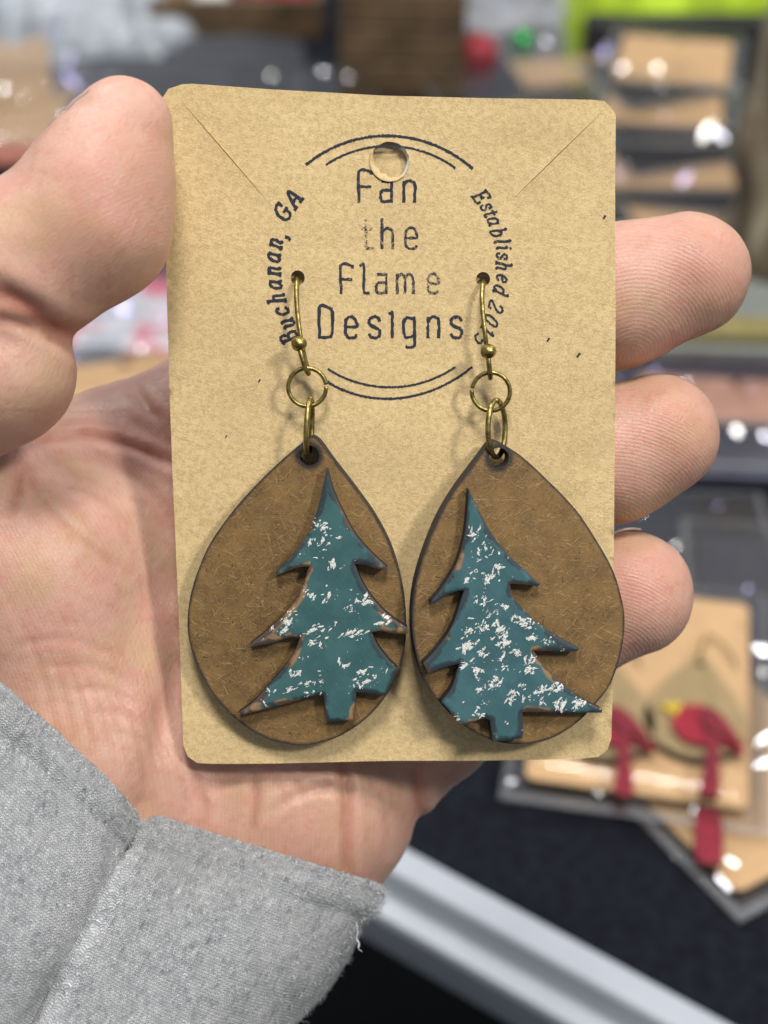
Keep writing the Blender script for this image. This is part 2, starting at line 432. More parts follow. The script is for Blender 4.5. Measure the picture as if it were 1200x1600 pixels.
def m_knit():
    m = M('heather_grey_knit'); uvn = m.n('ShaderNodeUVMap').outputs[0]
    sx = m.n('ShaderNodeSeparateXYZ', {0: uvn}); u, vv = sx.outputs[0], sx.outputs[1]
    rib = m.attr('hem')
    warp = m.noise(m.map(uvn, (.35, .35, 1)), 1.0, 2, .5)
    u2 = m.math('ADD', u, m.math('MULTIPLY', m.math('ADD', warp, m.math('MULTIPLY', m.noise(uvn, .9, 2, .5), .35)), 1.3))
    p = m.math('DIVIDE', u2, .50)
    fr = m.math('FRACT', p); tri = m.math('ABSOLUTE', m.math('SUBTRACT', fr, .5))            # 0 at the wale centre, .5 at its border
    row = m.math('ADD', m.math('DIVIDE', m.math('ADD', vv, m.math('MULTIPLY', warp, .5)), .46), m.math('MULTIPLY', tri, -1.5))
    st = m.math('ABSOLUTE', m.math('SINE', m.math('MULTIPLY', row, math.pi)))
    wale = m.mr(tri, .38, .5, 1, 0)
    mid = m.mr(tri, 0.0, .10, .35, 1)
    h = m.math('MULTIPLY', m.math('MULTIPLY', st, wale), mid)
    cell = m.n('ShaderNodeCombineXYZ', {0: m.math('FLOOR', p), 1: m.math('MULTIPLY', m.math('FLOOR', row), .45), 2: 0.0})
    wn = m.noise(cell, .85, 3, .7)
    big = m.noise(m.map(uvn, (.5, .22, 1)), .6, 4, .65)
    hv = m.noise(m.map(uvn, (1.3, .5, 1), (0, 0, .3), (4, 9, 0)), 2.4, 4, .75)
    c = m.ramp(wn, [(.30, (.22, .23, .25)), (.42, (.40, .41, .43)), (.55, (.55, .56, .575)), (.72, (.78, .785, .80))])
    c = m.mix(m.math('MULTIPLY', m.mr(big, .42, .62), .45), c, (.68, .69, .70))
    c = m.mix(m.math('MULTIPLY', m.mr(hv, .54, .70), .50), c, (.17, .175, .20))
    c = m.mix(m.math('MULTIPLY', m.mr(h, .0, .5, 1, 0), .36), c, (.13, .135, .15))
    fz = m.noise(m.map(uvn, (5, 1.6, 1), (0, 0, .5)), 1.1, 4, .75, .8)
    c = m.mix(m.math('MULTIPLY', m.mr(fz, .52, .66), .45), c, (.86, .86, .87))
    hh = m.math('ADD', h, m.math('MULTIPLY', fz, .55))
    c = m.mix(1.0, c, (.79, .795, .79), 'MULTIPLY')
    return m.fin(color=c, rough=.92, normal=m.bump(hh, .00020, .9), spec=.15, sheen=.25)
def m_clear(name, tint=(1, 1, 1), rough=.07, ior=1.55, haze=.004, bmp=.00025, k=1.0, gcol=(1, 1, 1)):
    m = M(name); v = m.mm()
    h = m.noise(v, .22, 3, .6, .8); h2 = m.noise(m.map(v, (.3, 1.2, 1), (0, 0, .8)), .4, 3, .6, 1.0)
    nb = m.bump(m.math('ADD', h, m.math('MULTIPLY', h2, .5)), bmp, .6)
    g = m.n('ShaderNodeBsdfGlossy', {'Color': (*gcol, 1), 'Roughness': rough, 'Normal': nb})
    t = m.n('ShaderNodeBsdfTransparent', {'Color': (*[.96*x for x in tint], 1)})
    d = m.n('ShaderNodeBsdfDiffuse', {'Color': (*tint, 1)})
    fz = m.n('ShaderNodeFresnel', {'IOR': ior, 'Normal': nb})
    fr = m.math('MINIMUM', m.math('MULTIPLY', fz.outputs[0], k), .8)
    a = m.n('ShaderNodeMixShader', {0: haze, 1: t.outputs[0], 2: d.outputs[0]})
    b = m.n('ShaderNodeMixShader', {0: fr, 1: a.outputs[0], 2: g.outputs[0]})
    m.t.links.new(b.outputs[0], m.out.inputs[0]); m.t.nodes.remove(m.b)
    return m.m

KRAFT = m_kraft('kraft_board', (.51, .370, .178), (.64, .483, .250), .95)
KRAFT_EDGE = m_plain('kraft_cut_edge', (.52, .40, .24), .9, .2, 3)
WHITE_EDGE = m_plain('white_board_edge', (.80, .78, .75), .8, .05)
KRAFT_FAR = m_kraft('kraft_board_far', (.52, .32, .16), (.60, .39, .20), .4)
MDF = m_mdf('stained_fibreboard'); CHAR = m_plain('laser_charred_edge', (.016, .014, .016), .7, .5, 2)
BRASS = m_brass(); INK = m_ink(); SKIN = m_skin(); KNIT = m_knit()
NAIL = m_plain('fingernail', (.66, .50, .43), .25, .06, .3, spec=.5)
CLEAR = m_clear('clear_bag_film', k=.32); CREASE = m_clear('bag_glint_facet', bmp=.000004, rough=.13, k=1.25, haze=.02); GLINT_FACET_V = m_clear('bag_glint_facet_violet', bmp=.000004, rough=.22, k=.8, haze=.02, gcol=(.62, .55, 1.0)); SEAM = m_clear('bag_film_seam', haze=.09, rough=.2, k=1.6); CLEAR_V = m_clear('clear_bag_film_violet', (.90, .84, 1.0), k=.9)  # glint facets are additions for highlights; one variant tints them violet
BLACK_CLOTH = m_plain('black_table_cloth', (.007, .008, .012), .95, .35, .25, spec=.1, bump=.25, sheen=.03)
WHITE_PL = m_plain('white_plastic', (.38, .405, .44), .38, .03, .05)
FLOOR = m_plain('dark_floor', (.012, .011, .011), .8, .3, .02)
RED = m_plain('red_paint', (.33, .012, .028), .5, .2, .4)
RED_D = m_plain('deep_red_paint', (.20, .010, .022), .5, .2, .4)
YEL = m_plain('yellow_paint', (.62, .46, .03), .5, .1, .4)
PALEWOOD = m_plain('pale_wood', (.33, .235, .11), .6, .12, .3)
DARKWOOD = m_plain('dark_wood_edge', (.045, .030, .018), .7, .2, .4)

# ------------------------------------------------------------------ setting: floor, table, cloth
e0, e1 = T(634, 1330), T(1128, 1599)
ed = (e1-e0); ed[2] = 0; ed /= np.linalg.norm(ed)
eo = np.array([ed[1], -ed[0], 0])
if eo[1] > 0: eo = -eo                                       # outward, away from the table
fl = mesh('floor', [(-4000, -3000, -740), (4000, -3000, -740), (4000, 5000, -740), (-4000, 5000, -740)], [[0, 1, 2, 3]], FLOOR, smooth=False)
setp(fl, kind='structure')
tb = thing('table', 'white plastic folding table with a moulded rim under the black cloth', 'table', wmat(e0+np.array([0, 0, -740])))
def sweep_profile(prof, s0, s1):
    V = []; F = []
    for s in (s0, s1):
        for d, z in prof: V.append(ed*s+eo*d+np.array([0, 0, z+740]))
    n = len(prof)
    for i in range(n-1): F.append([i, i+1, n+i+1, n+i])
    return np.array(V), F
def rounded(prof, r=.9):
    p = np.array(prof, float); out = [p[0]]
    for i in range(1, len(p)-1):
        a = p[i-1]-p[i]; b = p[i+1]-p[i]; la, lb = np.linalg.norm(a), np.linalg.norm(b); q = min(r, la*.45, lb*.45)
        A, B = p[i]+a/la*q, p[i]+b/lb*q
        for t in (0, .25, .5, .75, 1): out.append((1-t)**2*A+2*t*(1-t)*p[i]+t*t*B)
    out.append(p[-1]); return out
v, f = sweep_profile(rounded([(-60, -1.5), (-2, -1.5), (-1, -.2), (6.8, -.4), (7.8, -1.6), (8.4, -10), (14, -12), (14.6, -9), (15.6, -9), (16.2, -11), (15, -24), (6, -34)]), -700, 900)
mesh('moulded_rim', v, f, WHITE_PL, tb)
c = ed*100-eo*900
v, f = box((0, 0, 0), (1800, 1700, 18), 2)
ang = math.atan2(ed[1], ed[0])
Rz = np.array(Matrix.Rotation(ang, 3, 'Z'))
v = v@Rz.T+c+np.array([0, 0, 740-13.5])
mesh('table_top', v, f, WHITE_PL, tb, smooth=False)
for sx in (-700, 700):
    for d in (-150, -1600):
        v, f = tube([ed*sx+eo*d+np.array([0, 0, 0]), ed*sx+eo*d+np.array([0, 0, 715])], 14, 12); mesh('leg', v, f, m_plain('grey_steel_leg', (.3, .3, .32), .4, .05), tb)
# cloth: a sheet with soft creases
nu, nv_ = 150, 150
uu, vv = np.meshgrid(np.linspace(-680, 900, nu), np.linspace(1.5, 1650, nv_))
q = np.stack([uu.ravel(), vv.ravel()], 1)
zz = .6+2.2*np.clip(vnoise(np.column_stack([q/95., np.zeros(len(q))])), -.2, 1)*np.clip((q[:, 1]-1.5)/40, 0, 1)
cv = ed*q[:, :1]-eo*q[:, 1:]+np.array([0, 0, 1.])*zz[:, None]
cf = [[j*nu+i, j*nu+i+1, (j+1)*nu+i+1, (j+1)*nu+i] for j in range(nv_-1) for i in range(nu-1)]
cl = mesh('tablecloth', cv, cf, BLACK_CLOTH, None, True, matrix=wmat(e0)); setp(cl, 'black cloth spread over the table behind the hand', 'tablecloth')

# ------------------------------------------------------------------ kraft earring card held in the hand
def cardz(q):
    q = np.asarray(q, float); o = np.zeros(len(q))
    return .28*vnoise(np.column_stack([q/15., o]))+.07*vnoise(np.column_stack([q/4., o+5]))+.05*(1-2*np.abs(vnoise(np.column_stack([q/np.array([9., 2.6]), o+11]))))-.0009*(q[:, 0])**2*.5
out_px = [(283, 131), (300, 130), (420, 139), (600, 149), (780, 154), (925, 155), (945, 157), (955, 166), (963, 178), (962, 300), (962, 560), (961, 740), (960, 900),
          (958, 1080), (956, 1155), (950, 1172), (936, 1184), (905, 1187), (620, 1189), (330, 1194), (308, 1193), (293, 1183), (286, 1165), (282, 1060), (276, 900), (269, 740), (264, 600), (259, 430), (258, 300), (256, 200), (252, 172), (253, 152), (262, 138)]
outline = np.array([PC(*p) for p in out_px])
hole_c = PC(609, 252); hk_l = PC(465, 434); hk_r = PC(755, 436)
def slit(a, b, wd=.05):
    a, b = PC(*a), PC(*b); t = (b-a)/np.linalg.norm(b-a); n = np.array([-t[1], t[0]])
    k = np.linspace(0, 1, 14); prof = wd*np.sin(np.clip(k*1.0, 0, 1)*math.pi)**.6
    up = [a+(b-a)*s+n*h for s, h in zip(k, prof)]; lo = [a+(b-a)*s-n*h for s, h in zip(k[::-1], prof[::-1])]
    return np.array(up[:-1]+lo[:-1])
MCb = MC.copy()
card = thing('earring_card', 'kraft card stamped with a round maker\'s logo, held up by the hand', 'card', MCb)
slits = [((279, 153), (421, 318)), ((944, 172), (797, 315))]
def cardz2(q):
    "card relief: the corner flaps beyond the slits stand slightly proud"
    q = np.asarray(q, float); z = cardz(q)
    for (a, b), s in zip(slits, (1, -1)):
        a, b = PC(*a), PC(*b); t = (b-a); L = np.linalg.norm(t); t = t/L; n = np.array([-t[1], t[0]])
        al = (q-a)@t; pe = (q-a)@n*s
        wgt = np.clip(np.sin(np.clip(al/L, 0, 1)*math.pi), 0, 1)
        z = z+.30*wgt*np.where(pe*1 < 0, np.exp(pe/2.2), 0)*(1 if True else 0)
    return z
hp = circle(hole_c, 2.55, 40)*1.0; hp += rng.normal(0, .03, hp.shape)
v, f, mi, sm, ed_, hd_ = plate(outline, [hp, circle(hk_l, .93, 24, .98), circle(hk_r, .93, 24, .95), slit(*slits[0]), slit(*slits[1])], -.42, 0, 1.1, zfn=cardz2)
mesh('front_board', v, f, [KRAFT, KRAFT_EDGE], card, sm, mi=mi)
# second board lying behind, white cut edge, nudged to the right
ol2 = outline*np.array([.995, .99])+np.array([.22, .35])
v, f, mi, sm, _, _ = plate(ol2, [], -1.75, -1.15, 2.5, zfn=cardz)
mesh('back_board', v, f, [KRAFT, WHITE_EDGE], card, sm, mi=mi)
# folded paper rim of the hang hole: pale torn lip on its right side
aa = np.linspace(R(-55), R(62), 16)
lipv = []; lipf = []
for i, a in enumerate(aa):
    for rr_, z_ in ((2.54, -.02), (2.36, -.35), (2.22, -1.1)):
        rr2 = rr_+(.12*math.sin(5*a)*.4 if rr_ < 2.5 else 0)
        lipv.append((hole_c[0]+rr2*math.cos(a), hole_c[1]+rr2*math.sin(a), z_))
for i in range(len(aa)-1):
    for k in range(2): lipf.append([i*3+k, i*3+k+1, (i+1)*3+k+1, (i+1)*3+k])
mesh('torn_hole_lip', lipv, lipf, WHITE_EDGE, card)
aa = np.linspace(R(150), R(318), 20); lipv = []; lipf = []
for i, a in enumerate(aa):
    k_ = math.sin((i/(len(aa)-1))*math.pi)
    for rr_, z_ in ((2.62, .06), (2.45, .10*k_), (2.5-.75*k_*(1+.25*math.sin(9*a)), -.55)):
        lipv.append((hole_c[0]+rr_*math.cos(a), hole_c[1]+rr_*math.sin(a), z_))
for i in range(len(aa)-1):
    for k in range(2): lipf.append([i*3+k, (i+1)*3+k, (i+1)*3+k+1, i*3+k+1])
mesh('torn_hole_lip', lipv, lipf, KRAFT, card)

# --- stamped lettering: stroke glyphs turned into thin inked ribbons
G = {
 'F': [[(0, 0), (0, 1), (.46, 1), (.48, .93)], [(0, .5), (.44, .5)]],
 'a': [[(.06, .68), (.40, .68), (.42, .6), (.42, 0)], [(.42, .38), (.1, .38), (0, .28), (0, .1), (.1, 0), (.42, .02)]],
 'n': [[(0, 0), (0, .66)], [(0, .55), (.12, .68), (.3, .68), (.42, .55), (.42, 0)]],
 't': [[(.15, .98), (.15, .1), (.25, 0), (.42, .02)], [(0, .66), (.40, .66)]],
 'h': [[(0, 0), (0, 1)], [(0, .52), (.12, .66), (.3, .66), (.42, .52), (.42, 0)]],
 'e': [[(0, .36), (.42, .36), (.42, .52), (.3, .68), (.12, .68), (0, .52), (0, .14), (.12, 0), (.36, 0), (.42, .08)]],
 'l': [[(.0, 1), (.15, 1), (.15, .12), (.25, 0), (.36, 0)]],
 'm': [[(0, 0), (0, .68)], [(0, .58), (.12, .68), (.24, .66), (.32, .5), (.32, 0)], [(.32, .55), (.44, .68), (.58, .66), (.66, .5), (.66, 0)]],
 'D': [[(0, 0), (0, 1), (.36, 1), (.5, .86), (.5, .14), (.36, 0), (0, 0)]],
 's': [[(.40, .56), (.32, .68), (.1, .68), (0, .56), (.04, .42), (.36, .28), (.42, .16), (.34, 0), (.1, 0), (0, .1)]],
 'i': [[(.1, .86), (.1, 0)], [(.0, .80), (.1, .86)]],
 'g': [[(.42, .68), (.42, -.2), (.32, -.34), (.1, -.32)], [(.42, .62), (.12, .66), (0, .5), (0, .14), (.12, 0), (.42, .06)]],
}
S = {   # upright serif skeletons, slanted when set
 'B': [[(.0, 0), (.3, 0), (.5, .12), (.5, .38), (.3, .52), (.12, .52)], [(.12, 0), (.12, 1)], [(0, 1), (.3, 1), (.46, .88), (.46, .64), (.3, .52)]],
 'u': [[(0, .64), (.1, .66), (.1, .15), (.2, .02), (.32, .05), (.42, .18)], [(.34, .66), (.42, .66), (.42, .05), (.52, .02)]],
 'c': [[(.42, .5), (.4, .6), (.28, .68), (.1, .58), (.04, .35), (.1, .1), (.25, 0), (.42, .1)]],
 'h': [[(0, 1), (.1, 1), (.1, 0)], [(.02, 0), (.2, 0)], [(.1, .5), (.22, .66), (.38, .64), (.42, .5), (.42, .04), (.52, .02)]],
 'a': [[(.42, .66), (.42, .06), (.52, .02)], [(.42, .55), (.3, .68), (.12, .6), (.04, .32), (.1, .06), (.24, .02), (.42, .2)]],
 'n': [[(0, .64), (.1, .66), (.1, 0)], [(.02, 0), (.2, 0)], [(.1, .5), (.22, .66), (.38, .64), (.42, .5), (.42, .04), (.52, .02)]],
 ',': [[(.1, .12), (.14, .0), (.08, -.16)], [(.06, .08), (.16, .08)]],
 'G': [[(.62, .78), (.60, .92), (.42, 1.02), (.18, .9), (.04, .55), (.12, .15), (.36, -.02), (.58, .08), (.60, .4)], [(.42, .42), (.72, .42)], [(.62, .72), (.64, 1)]],
 'A': [[(.02, 0), (.36, 1.0), (.62, 0)], [(.16, .34), (.5, .34)], [(-.08, 0), (.14, 0)], [(.48, 0), (.76, 0)]],
 'E': [[(.12, 0), (.12, 1)], [(0, 1), (.56, 1), (.58, .8)], [(.12, .52), (.4, .52)], [(.42, .62), (.42, .42)], [(0, 0), (.56, 0), (.60, .22)]],
 's': [[(.36, .48), (.34, .62), (.2, .68), (.06, .58), (.1, .42), (.3, .28), (.36, .14), (.24, 0), (.06, .06), (.02, .2)]],
 't': [[(.16, .86), (.14, .12), (.22, 0), (.34, .06)], [(0, .64), (.32, .64)]],
 'b': [[(0, 1), (.1, 1), (.1, .05), (.26, 0), (.42, .12), (.46, .38), (.38, .62), (.24, .68), (.1, .5)]],
 'l': [[(0, 1), (.1, 1), (.1, .06), (.2, 0)]],
 'i': [[(0, .64), (.1, .66), (.1, .06), (.2, 0)], [(.1, .88), (.12, .94)]],
 'e': [[(.05, .34), (.4, .4), (.38, .6), (.24, .68), (.08, .55), (.03, .3), (.1, .06), (.26, 0), (.42, .12)]],
 'd': [[(.32, 1), (.44, 1), (.44, .06), (.54, .02)], [(.44, .55), (.3, .68), (.12, .6), (.04, .32), (.1, .06), (.24, .02), (.44, .2)]],
 '2': [[(.06, .75), (.12, .95), (.32, 1), (.46, .85), (.42, .6), (.04, .04), (.50, .04), (.54, .2)]],
 '0': [[(.26, 1), (.08, .85), (.04, .4), (.12, .08), (.26, 0), (.42, .15), (.46, .6), (.40, .92), (.26, 1)]],
 '1': [[(.08, .82), (.24, 1), (.24, 0)], [(.08, 0), (.4, 0)]],
 '5': [[(.46, 1), (.14, 1), (.08, .56), (.28, .62), (.44, .48), (.44, .2), (.28, 0), (.06, .06)]],
}
def ribbon(pts, wd, wear):
    "px polyline -> ribbon on the card with uneven edge"
    p = catmull(np.array(pts, float), 5) if len(pts) > 2 else np.linspace(pts[0], pts[1], 7)
    q = np.array([PC(*a) for a in p]); t = np.gradient(q, axis=0); t /= np.linalg.norm(t, axis=1)[:, None]+1e-9
    n = np.stack([-t[:, 1], t[:, 0]], 1); h = wd/2*KP
    q[0] -= t[0]*h*.6; q[-1] += t[-1]*h*.6
    j1 = h*(1+rng.normal(0, .2, len(q))); j2 = h*(1+rng.normal(0, .2, len(q)))
    A = q+n*j1[:, None]; B = q-n*j2[:, None]
    V = np.vstack([A, B]); V = np.column_stack([V, cardz2(V)+.035]); m = len(q)
    return V, [[i, m+i, m+i+1, i+1] for i in range(m-1)], np.full(len(V), wear)
def ink(name, strokes):
    parts = [ribbon(*s) for s in strokes]
    v, f = join([(a, b) for a, b, _ in parts]); return mesh(name, v, f, INK, card, False, attrs={'wear': np.concatenate([c for _, _, c in parts])})
def setword(word, xs, base, cap, wd, wears):
    out = []
    for ch, x, we in zip(word, xs, wears):
        for st in G[ch]: out.append(([(x+a*cap*.86, base-b*cap) for a, b in st], wd, we))
    return out
ink('lettering', setword('Fan', (561, 595, 631), 315, 47, 4.8, (.03, .0, .0)))
ink('lettering', setword('the', (566, 597, 634), 388, 46, 4.2, (.16, .08, .06)))
ink('lettering', setword('Flame', (533, 563, 588, 621, 669), 458, 43, 4.4, (.02, .03, .08, .09, .13)))
ink('lettering', setword('Designs', (499, 540, 577, 609, 631, 669, 705), 527, 46, 4.8, (-.01, .0, .0, .0, .0, .02, .03)))
def arcword(word, pos, cap, wd, wear, cen=(610, 417)):
    out = []
    for ch, (x, y) in zip(word, pos):
        u = np.array([x-cen[0], y-cen[1]], float); u /= np.linalg.norm(u); t = np.array([-u[1], u[0]])   # outward = up, clockwise = right
        mid = .5 if (ch.isupper() or ch in 'hbld0125') else .36
        if ch in 'hbld': mid = .45
        allp = np.array([q for st in S[ch] for q in st]); cx = (allp[:, 0].min()+allp[:, 0].max())/2
        for st in S[ch]:
            pp = []
            for a, b in st:
                a2 = (a-cx)*1.02+(b-mid)*.22
                pp.append(np.array([x, y])+t*a2*cap+u*(b-mid)*cap)
            out.append((pp, wd, wear))
    return out
ink('lettering', arcword('Buchanan,GA', [(452, 527), (450, 505), (441, 486), (433, 466), (430, 444), (428, 423), (428, 401), (431, 380), (441, 367), (442, 331), (458, 309)], 26, 4.6, -.02))
ink('lettering', arcword('Established2015', [(752, 307), (760, 323), (765, 334), (771, 346), (778, 363), (784, 377), (785, 387), (785, 400), (786, 416), (785, 435), (782, 454), (775, 480), (768, 501), (762, 517), (751, 533)], 23, 3.7, .03))
def arcline(name, cx, cy, rx, ry, a0, a1, wd):
    a = np.linspace(R(a0), R(a1), 40)
    ink(name, [([(cx+rx*math.cos(t), cy-ry*math.sin(t)) for t in a], wd, -.03)])
def arc_through(name, A, B, apex_y, wd):
    A = np.array(A, float); B = np.array(B, float); mx = (A[0]+B[0])/2; L = (B[0]-A[0])/2
    xs = np.linspace(A[0], B[0], 40); my = (A[1]+B[1])/2; sag = apex_y-my
    Rr = (L*L+sag*sag)/(2*abs(sag)); s = np.sign(sag)
    ys = my+s*(np.sqrt(np.maximum(Rr*Rr-(xs-mx)**2, 0))-(Rr-abs(sag)))+(B[1]-A[1])*(xs-mx)/(2*L)
    ink(name, [(list(zip(xs, ys)), wd, -.03)])
arc_through('stamped_arc', (479, 257), (738, 263), 212, 4.4)
arc_through('stamped_arc', (510, 257), (711, 262), 228, 3.6)
arc_through('stamped_arc', (513, 577), (711, 574), 605, 3.6)
arc_through('stamped_arc', (512, 597), (737, 574), 622, 3.9)
specks = [(857, 531, 2.2), (904, 555, 2.6), (945, 339, 2.2), (405, 595, 1.8), (353, 682, 1.5)]
for x, y, r_ in specks:
    ink('ink_speck', [([(x-r_*.6, y+r_), (x, y), (x+r_*.7, y-r_)], r_*1.3, .0)])

# ------------------------------------------------------------------ the two tree earrings
def zs(px0, pts): return [(px0[0]+a*.35, px0[1]+b*.35) for a, b in pts]
tdL = zs((270, 640), [(625, 117), (660, 140), (720, 222), (820, 352), (910, 480), (980, 620), (1024, 780), (1042, 930), (1036, 1060), (1008, 1165), (950, 1280), (860, 1382), (740, 1460), (620, 1495), (510, 1493), (400, 1460), (290, 1390), (200, 1300), (130, 1190), (85, 1080), (65, 970), (75, 850), (105, 740), (160, 610), (240, 490), (340, 370), (460, 250), (560, 163), (600, 130)])
tdR = zs((620, 640), [(430, 135), (470, 155), (560, 215), (680, 325), (800, 450), (890, 580), (970, 720), (1012, 850), (1027, 960), (1010, 1100), (960, 1240), (880, 1340), (790, 1420), (680, 1478), (560, 1496), (440, 1480), (330, 1430), (240, 1360), (160, 1270), (105, 1180), (72, 1060), (58, 950), (64, 820), (90, 700), (135, 570), (195, 440), (270, 325), (355, 215), (405, 150)])
trL = zs((270, 640), [(690, 262), (720, 362), (760, 452), (810, 545), (875, 625), (960, 705), (945, 716), (900, 706), (860, 692), (815, 690), (845, 765), (900, 850), (975, 925), (1048, 972), (1050, 1002), (980, 998), (930, 988), (890, 995), (915, 1050), (960, 1110), (1005, 1156), (985, 1205), (950, 1279), (900, 1268), (820, 1262), (818, 1300), (808, 1387), (690, 1392), (675, 1275), (640, 1277), (560, 1300), (450, 1330), (310, 1366), (295, 1355), (360, 1308), (430, 1230), (500, 1150), (550, 1070), (570, 1018), (520, 1018), (450, 1042), (350, 1060), (345, 1050), (430, 980), (500, 910), (570, 815), (610, 700), (550, 708), (465, 742), (460, 730), (540, 640), (600, 555), (645, 450), (670, 350)])
trR = zs((620, 640), [(305, 352), (345, 440), (400, 540), (460, 620), (540, 700), (632, 782), (620, 792), (570, 784), (490, 777), (510, 840), (580, 920), (680, 1000), (808, 1076), (800, 1088), (740, 1087), (600, 1080), (640, 1140), (720, 1220), (820, 1300), (915, 1352), (914, 1368), (800, 1364), (650, 1357), (548, 1352), (552, 1440), (548, 1470), (415, 1482), (400, 1385), (370, 1377), (290, 1402), (255, 1392), (220, 1340), (180, 1297), (230, 1230), (262, 1128), (200, 1142), (122, 1168), (100, 1122), (160, 1060), (230, 960), (284, 802), (240, 808), (190, 832), (145, 862), (133, 852), (190, 780), (250, 680), (285, 560), (298, 450)])
def smooth_corners(pts, z, corner=.8, n=6):
    "px outline -> card mm; runs between sharp corners become curves"
    p = np.array([PC(*a, z) for a in pts]); m = len(p); out = []
    a = p-np.roll(p, 1, 0); b = np.roll(p, -1, 0)-p
    ang = np.abs((np.arctan2(b[:, 1], b[:, 0])-np.arctan2(a[:, 1], a[:, 0])+math.pi) % (2*math.pi)-math.pi)
    sharp = np.where(ang > corner)[0]
    if len(sharp) == 0: return catmull(p, n, True)
    for i, s in enumerate(sharp):
        e = sharp[(i+1) % len(sharp)]; idx = [s]
        while idx[-1] != e: idx.append((idx[-1]+1) % m)
        seg = p[idx]
        out += list(catmull(seg, n)[:-1]) if len(seg) > 2 else [seg[0]]
    return np.array(out)
def ring_tube(c, a, b, wire, ry, rx=0.0, rz=0.0, gap=None, n=56):
    ts = np.linspace(0, 2*math.pi, n, endpoint=False) if gap is None else np.linspace(gap+.05, gap+2*math.pi-.05, n)
    p = np.stack([a*np.cos(ts), b*np.sin(ts), np.zeros(len(ts))], 1)
    Rm = np.array((Matrix.Rotation(rz, 3, 'Z') @ Matrix.Rotation(ry, 3, 'Y') @ Matrix.Rotation(rx, 3, 'X')))
    return tube(p@Rm.T+np.array(c), wire, 10, closed=(gap is None))
TREE_L = m_tree('teal_paint_left', (.030, .088, .092), (.042, .116, .120), 3.0, 1.03)
TREE_R = m_tree('teal_paint_right', (.032, .092, .104), (.046, .124, .138), 11.0, 1.02)
SNOW = M('white_paint_dabs'); _v = SNOW.mm()
SNOW = SNOW.fin(color=(.70, .695, .65), rough=.65, alpha=SNOW.mr(SNOW.noise(SNOW.map(_v, (1.2, 5, 1), (0, 0, .75)), 1.6, 3, .65), .34, .52, .12, 1.0))
dabL = zs((270, 640), [])
def dl(o, L): return [(o[0]+.35*a, o[1]+.35*b, r_, n_) for a, b, r_, n_ in L]
dabL = dl((270, 640), [(650, 515, 40, 16), (690, 530, 25, 8), (640, 590, 35, 16), (690, 575, 45, 14), (570, 655, 30, 5), (725, 690, 40, 14), (610, 825, 32, 16), (730, 830, 25, 5), (840, 858, 45, 22), (785, 885, 30, 12), (520, 945, 50, 32), (490, 990, 28, 14), (640, 985, 42, 16), (620, 1040, 26, 14), (940, 960, 34, 10), (820, 1000, 52, 24), (690, 1060, 40, 8), (580, 1100, 30, 6), (550, 1180, 34, 22), (650, 1180, 30, 9), (765, 1140, 24, 14), (850, 1175, 44, 20), (890, 1205, 36, 18), (830, 1232, 48, 24), (600, 1222, 36, 12), (620, 1268, 34, 16), (520, 1250, 36, 12), (430, 1250, 30, 12), (520, 900, 34, 10), (940, 1160, 25, 6), (855, 775, 18, 6), (690, 800, 120, 10), (700, 950, 140, 14), (680, 640, 70, 8)])
dabR = dl((620, 640), [(330, 545, 40, 12), (435, 700, 25, 16), (390, 755, 34, 26), (330, 720, 30, 8), (298, 755, 20, 10), (380, 850, 40, 14), (470, 880, 25, 10), (430, 905, 30, 6), (365, 965, 36, 32), (305, 985, 25, 12), (535, 945, 46, 34), (450, 1000, 40, 16), (300, 1050, 42, 26), (520, 1085, 28, 26), (460, 1035, 40, 20), (600, 1020, 30, 10), (665, 1040, 25, 14), (690, 1000, 24, 12), (600, 945, 44, 20), (590, 1110, 30, 10), (580, 1170, 25, 14), (380, 1085, 35, 10), (300, 1130, 35, 10), (420, 1220, 42, 30), (345, 1245, 25, 10), (640, 1262, 38, 28), (705, 1245, 42, 32), (718, 1330, 34, 26), (812, 1312, 42, 36), (790, 1345, 28, 14), (500, 1265, 25, 12), (490, 1300, 35, 12), (570, 1290, 40, 10), (560, 1240, 30, 8), (250, 1362, 20, 10), (350, 1355, 30, 12), (480, 1402, 12, 5), (640, 1310, 25, 8), (470, 1150, 20, 5), (360, 1310, 30, 6), (420, 950, 160, 22), (450, 1150, 170, 18), (360, 640, 60, 14)])
